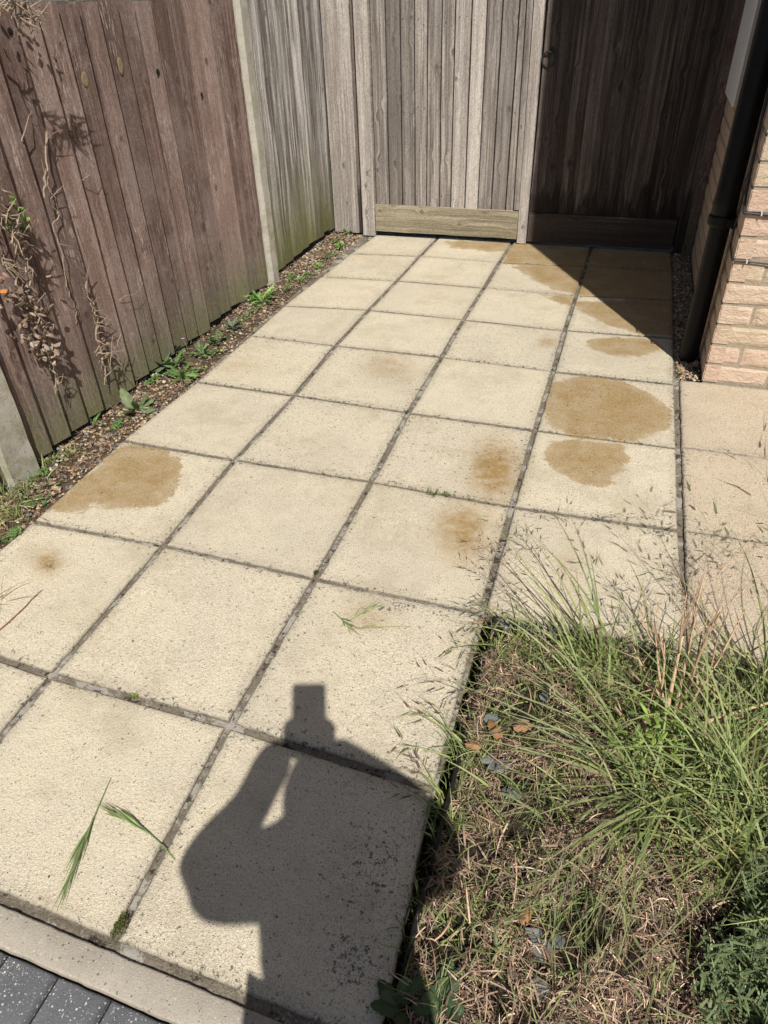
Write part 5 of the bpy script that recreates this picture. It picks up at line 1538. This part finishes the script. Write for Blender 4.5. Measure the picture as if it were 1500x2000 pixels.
hl = cp - upv * 0.078 - rgt * 0.040 - fwd * 0.022; hr = cp - upv * 0.078 + rgt * 0.040 - fwd * 0.022
def SH(px, py, z): return Vector(G(px, py)) - sd * (z / -sd.z)     # the point at height z whose shadow falls there
EL = SH(380, 1705, 1.02); ER = SH(868, 1648, 1.02)
HP = SH(637, 1585, 1.285); SL = SH(545, 1700, 1.11); SR = SH(768, 1690, 1.11)
def T(v, r): return (v[0], v[1], v[2], r)
V = []; E_ = []
def av(p, r, link=None):
    V.append((p[0], p[1], p[2], r)); i = len(V) - 1
    if link is not None: E_.append((link, i))
    return i
pel = av(SH(680, 2050, .74), (.120, .10))
wst = av(SH(655, 1905, .86), (.205, .11), pel)
che = av(SH(670, 1800, .99), (.190, .11), wst)
sho = av((SL + SR) / 2 + Vector((0, 0, .01)), (.10, .08), che)
nk = av((sho_ := (SL + SR) / 2) * .4 + HP * .6 - Vector((0, 0, .01)), .055, sho)
hd1 = av(HP - Vector((0, 0, .02)), .066, nk)
for s_, EPt, hh in ((-1, EL, hl), (1, ER, hr)):
    s1 = av(SL if s_ < 0 else SR, .060, sho)
    mid1 = (Vector(V[s1][:3]) + EPt) / 2
    m1 = av(mid1 - Vector((0, 0, .01)), .060, s1)
    e1 = av(EPt, .064, m1)
    wv = hh - (hh - EPt).normalized() * .045
    m2 = av((EPt * .5 + wv * .5) + (rgt * .020 if s_ < 0 else rgt * 0), .039 if s_ < 0 else .052, e1)
    w1 = av(wv, .040 if s_ < 0 else .028, m2)
    pl = av(hh - (hh - EPt).normalized() * .012, (.021, .018), w1)
for s_ in (-1, 1):
    h1 = av(B(.02, s_ * .085, .62), .075, pel)
    k1 = av(B(.035, s_ * .10, .40), .058, h1)
    c1_ = av(B(.01, s_ * .105, .27), .055, k1)
    a1_ = av(B(.0, s_ * .11, .06), .036, c1_)
    f1 = av(B(.06, s_ * .12, .028), (.040, .026), a1_)
    f2 = av(B(.13, s_ * .13, .022), (.036, .020), f1)
body = skinmesh('body', V, E_, M['skin'], per, 2, 0)
# clothing: top and trousers follow the body a little outside it
def sub(vi, ei, mat, name, grow):
    idx = {o: i for i, o in enumerate(vi)}
    vv = []
    for o in vi:
        r_ = V[o][3]; r_ = r_ if hasattr(r_, '__len__') else (r_, r_)
        vv.append((V[o][0], V[o][1], V[o][2], (r_[0] + grow, r_[1] + grow)))
    skinmesh(name, vv, [(idx[a], idx[b]) for a, b in E_ if a in idx and b in idx], mat, per, 2, 0)
sub([pel, wst, che, sho, 6, 7, 8, 12, 13, 14], None, M['shirt'], 'top', .010)
sub([pel, 18, 19, 20, 21, 24, 25, 26, 27], None, M['jeans'], 'trousers', .012)
# head with face
hc = HP + fh * .01 + rh * .002
HZ = (Vector((0, 0, 1)) * .97 - fh * .0 ).normalized()
def headshape():
    v, f = ico(2); mb = MB(); Vv = []
    ee = fh * math.cos(.5) - Vector((0, 0, 1)) * math.sin(.5); uu = Vector((0, 0, 1)) * math.cos(.5) + fh * math.sin(.5)
    def add_ell(c, rx_, ry_, rz_, m_, fn=None):
        out = []
        for p in v:
            q = Vector(p)
            if fn: q = fn(q)
            out.append(tuple(c + rh * q.x * rx_ + ee * q.y * ry_ + uu * q.z * rz_))
        m_.add(out, f, 0)
    def jaw(q):
        if q.z < 0: return Vector((q.x * (1 + .28 * q.z), q.y * (1 + .10 * q.z) + .06 * -q.z, q.z * 1.12))
        return q
    hm_ = MB(); add_ell(hc, .072, .090, .100, hm_, jaw)
    add_ell(hc + ee * .092 - uu * .012, .010, .014, .020, hm_)                       # nose
    for s2 in (-1, 1): add_ell(hc + rh * s2 * .073 - uu * .005, .008, .015, .027, hm_)  # ears
    hm_.build('head', M['skin'], per, smooth=True)
    for s2 in (-1, 1):
        ey = MB(); add_ell(hc + ee * .078 + rh * s2 * .030 + uu * .006, .011, .008, .008, ey)
        ey.build('eye', M['meter'], per, smooth=True)
    li = MB(); add_ell(hc + ee * .083 - uu * .048, .022, .008, .006, li)
    li.build('mouth', flat('lips', (.42, .16, .13), .5), per, smooth=True)
    ha = MB()
    def cap_(q):
        if q.y > .35 and q.z < .55: q = Vector((q.x, .35 * .6, q.z))
        return q
    add_ell(hc - ee * .012 + uu * .014, .084, .092, .100, ha, cap_)
    for s2 in (-1, 1): add_ell(hc - ee * .030 + rh * s2 * .040 - uu * .055, .045, .05, .08, ha)
    ha.build('hair', M['hair'], per, smooth=True)
headshape()
# hands: palm is part of the body; fingers wrap the phone edges
for s_, hh, nm in ((-1, hl, 'left'), (1, hr, 'right')):
    fv = []; fe = []
    wristd = (hh - (EL if s_ < 0 else ER)).normalized()
    base = hh - wristd * .012
    fv.append((*base, (.020, .016)))
    for k, L in enumerate((.060, .068, .064, .052)):
        r0 = hh + upv * (.028 - k * .019) + rgt * s_ * .004 + fwd * .002
        a_ = hh + upv * (.030 - k * .019) + fwd * .016 - rgt * s_ * .006
        b_ = a_ - rgt * s_ * L * .42 + fwd * .0015
        c_ = b_ - rgt * s_ * L * .36 - fwd * .0005
        i0 = len(fv)
        fv += [(*r0, .0095), (*a_, .0085), (*b_, .0078), (*c_, .0066)]
        fe += [(0, i0), (i0, i0 + 1), (i0 + 1, i0 + 2), (i0 + 2, i0 + 3)]
    i0 = len(fv)
    t0 = hh - fwd * .006 + upv * .012; t1 = t0 + upv * .026 - rgt * s_ * .014 - fwd * .004; t2 = t1 + upv * .022 - rgt * s_ * .012
    fv += [(*t0, .0115), (*t1, .0105), (*t2, .0085)]; fe += [(0, i0), (i0, i0 + 1), (i0 + 1, i0 + 2)]
    skinmesh('hand', fv, fe, M['skin'], per, 2, 0)
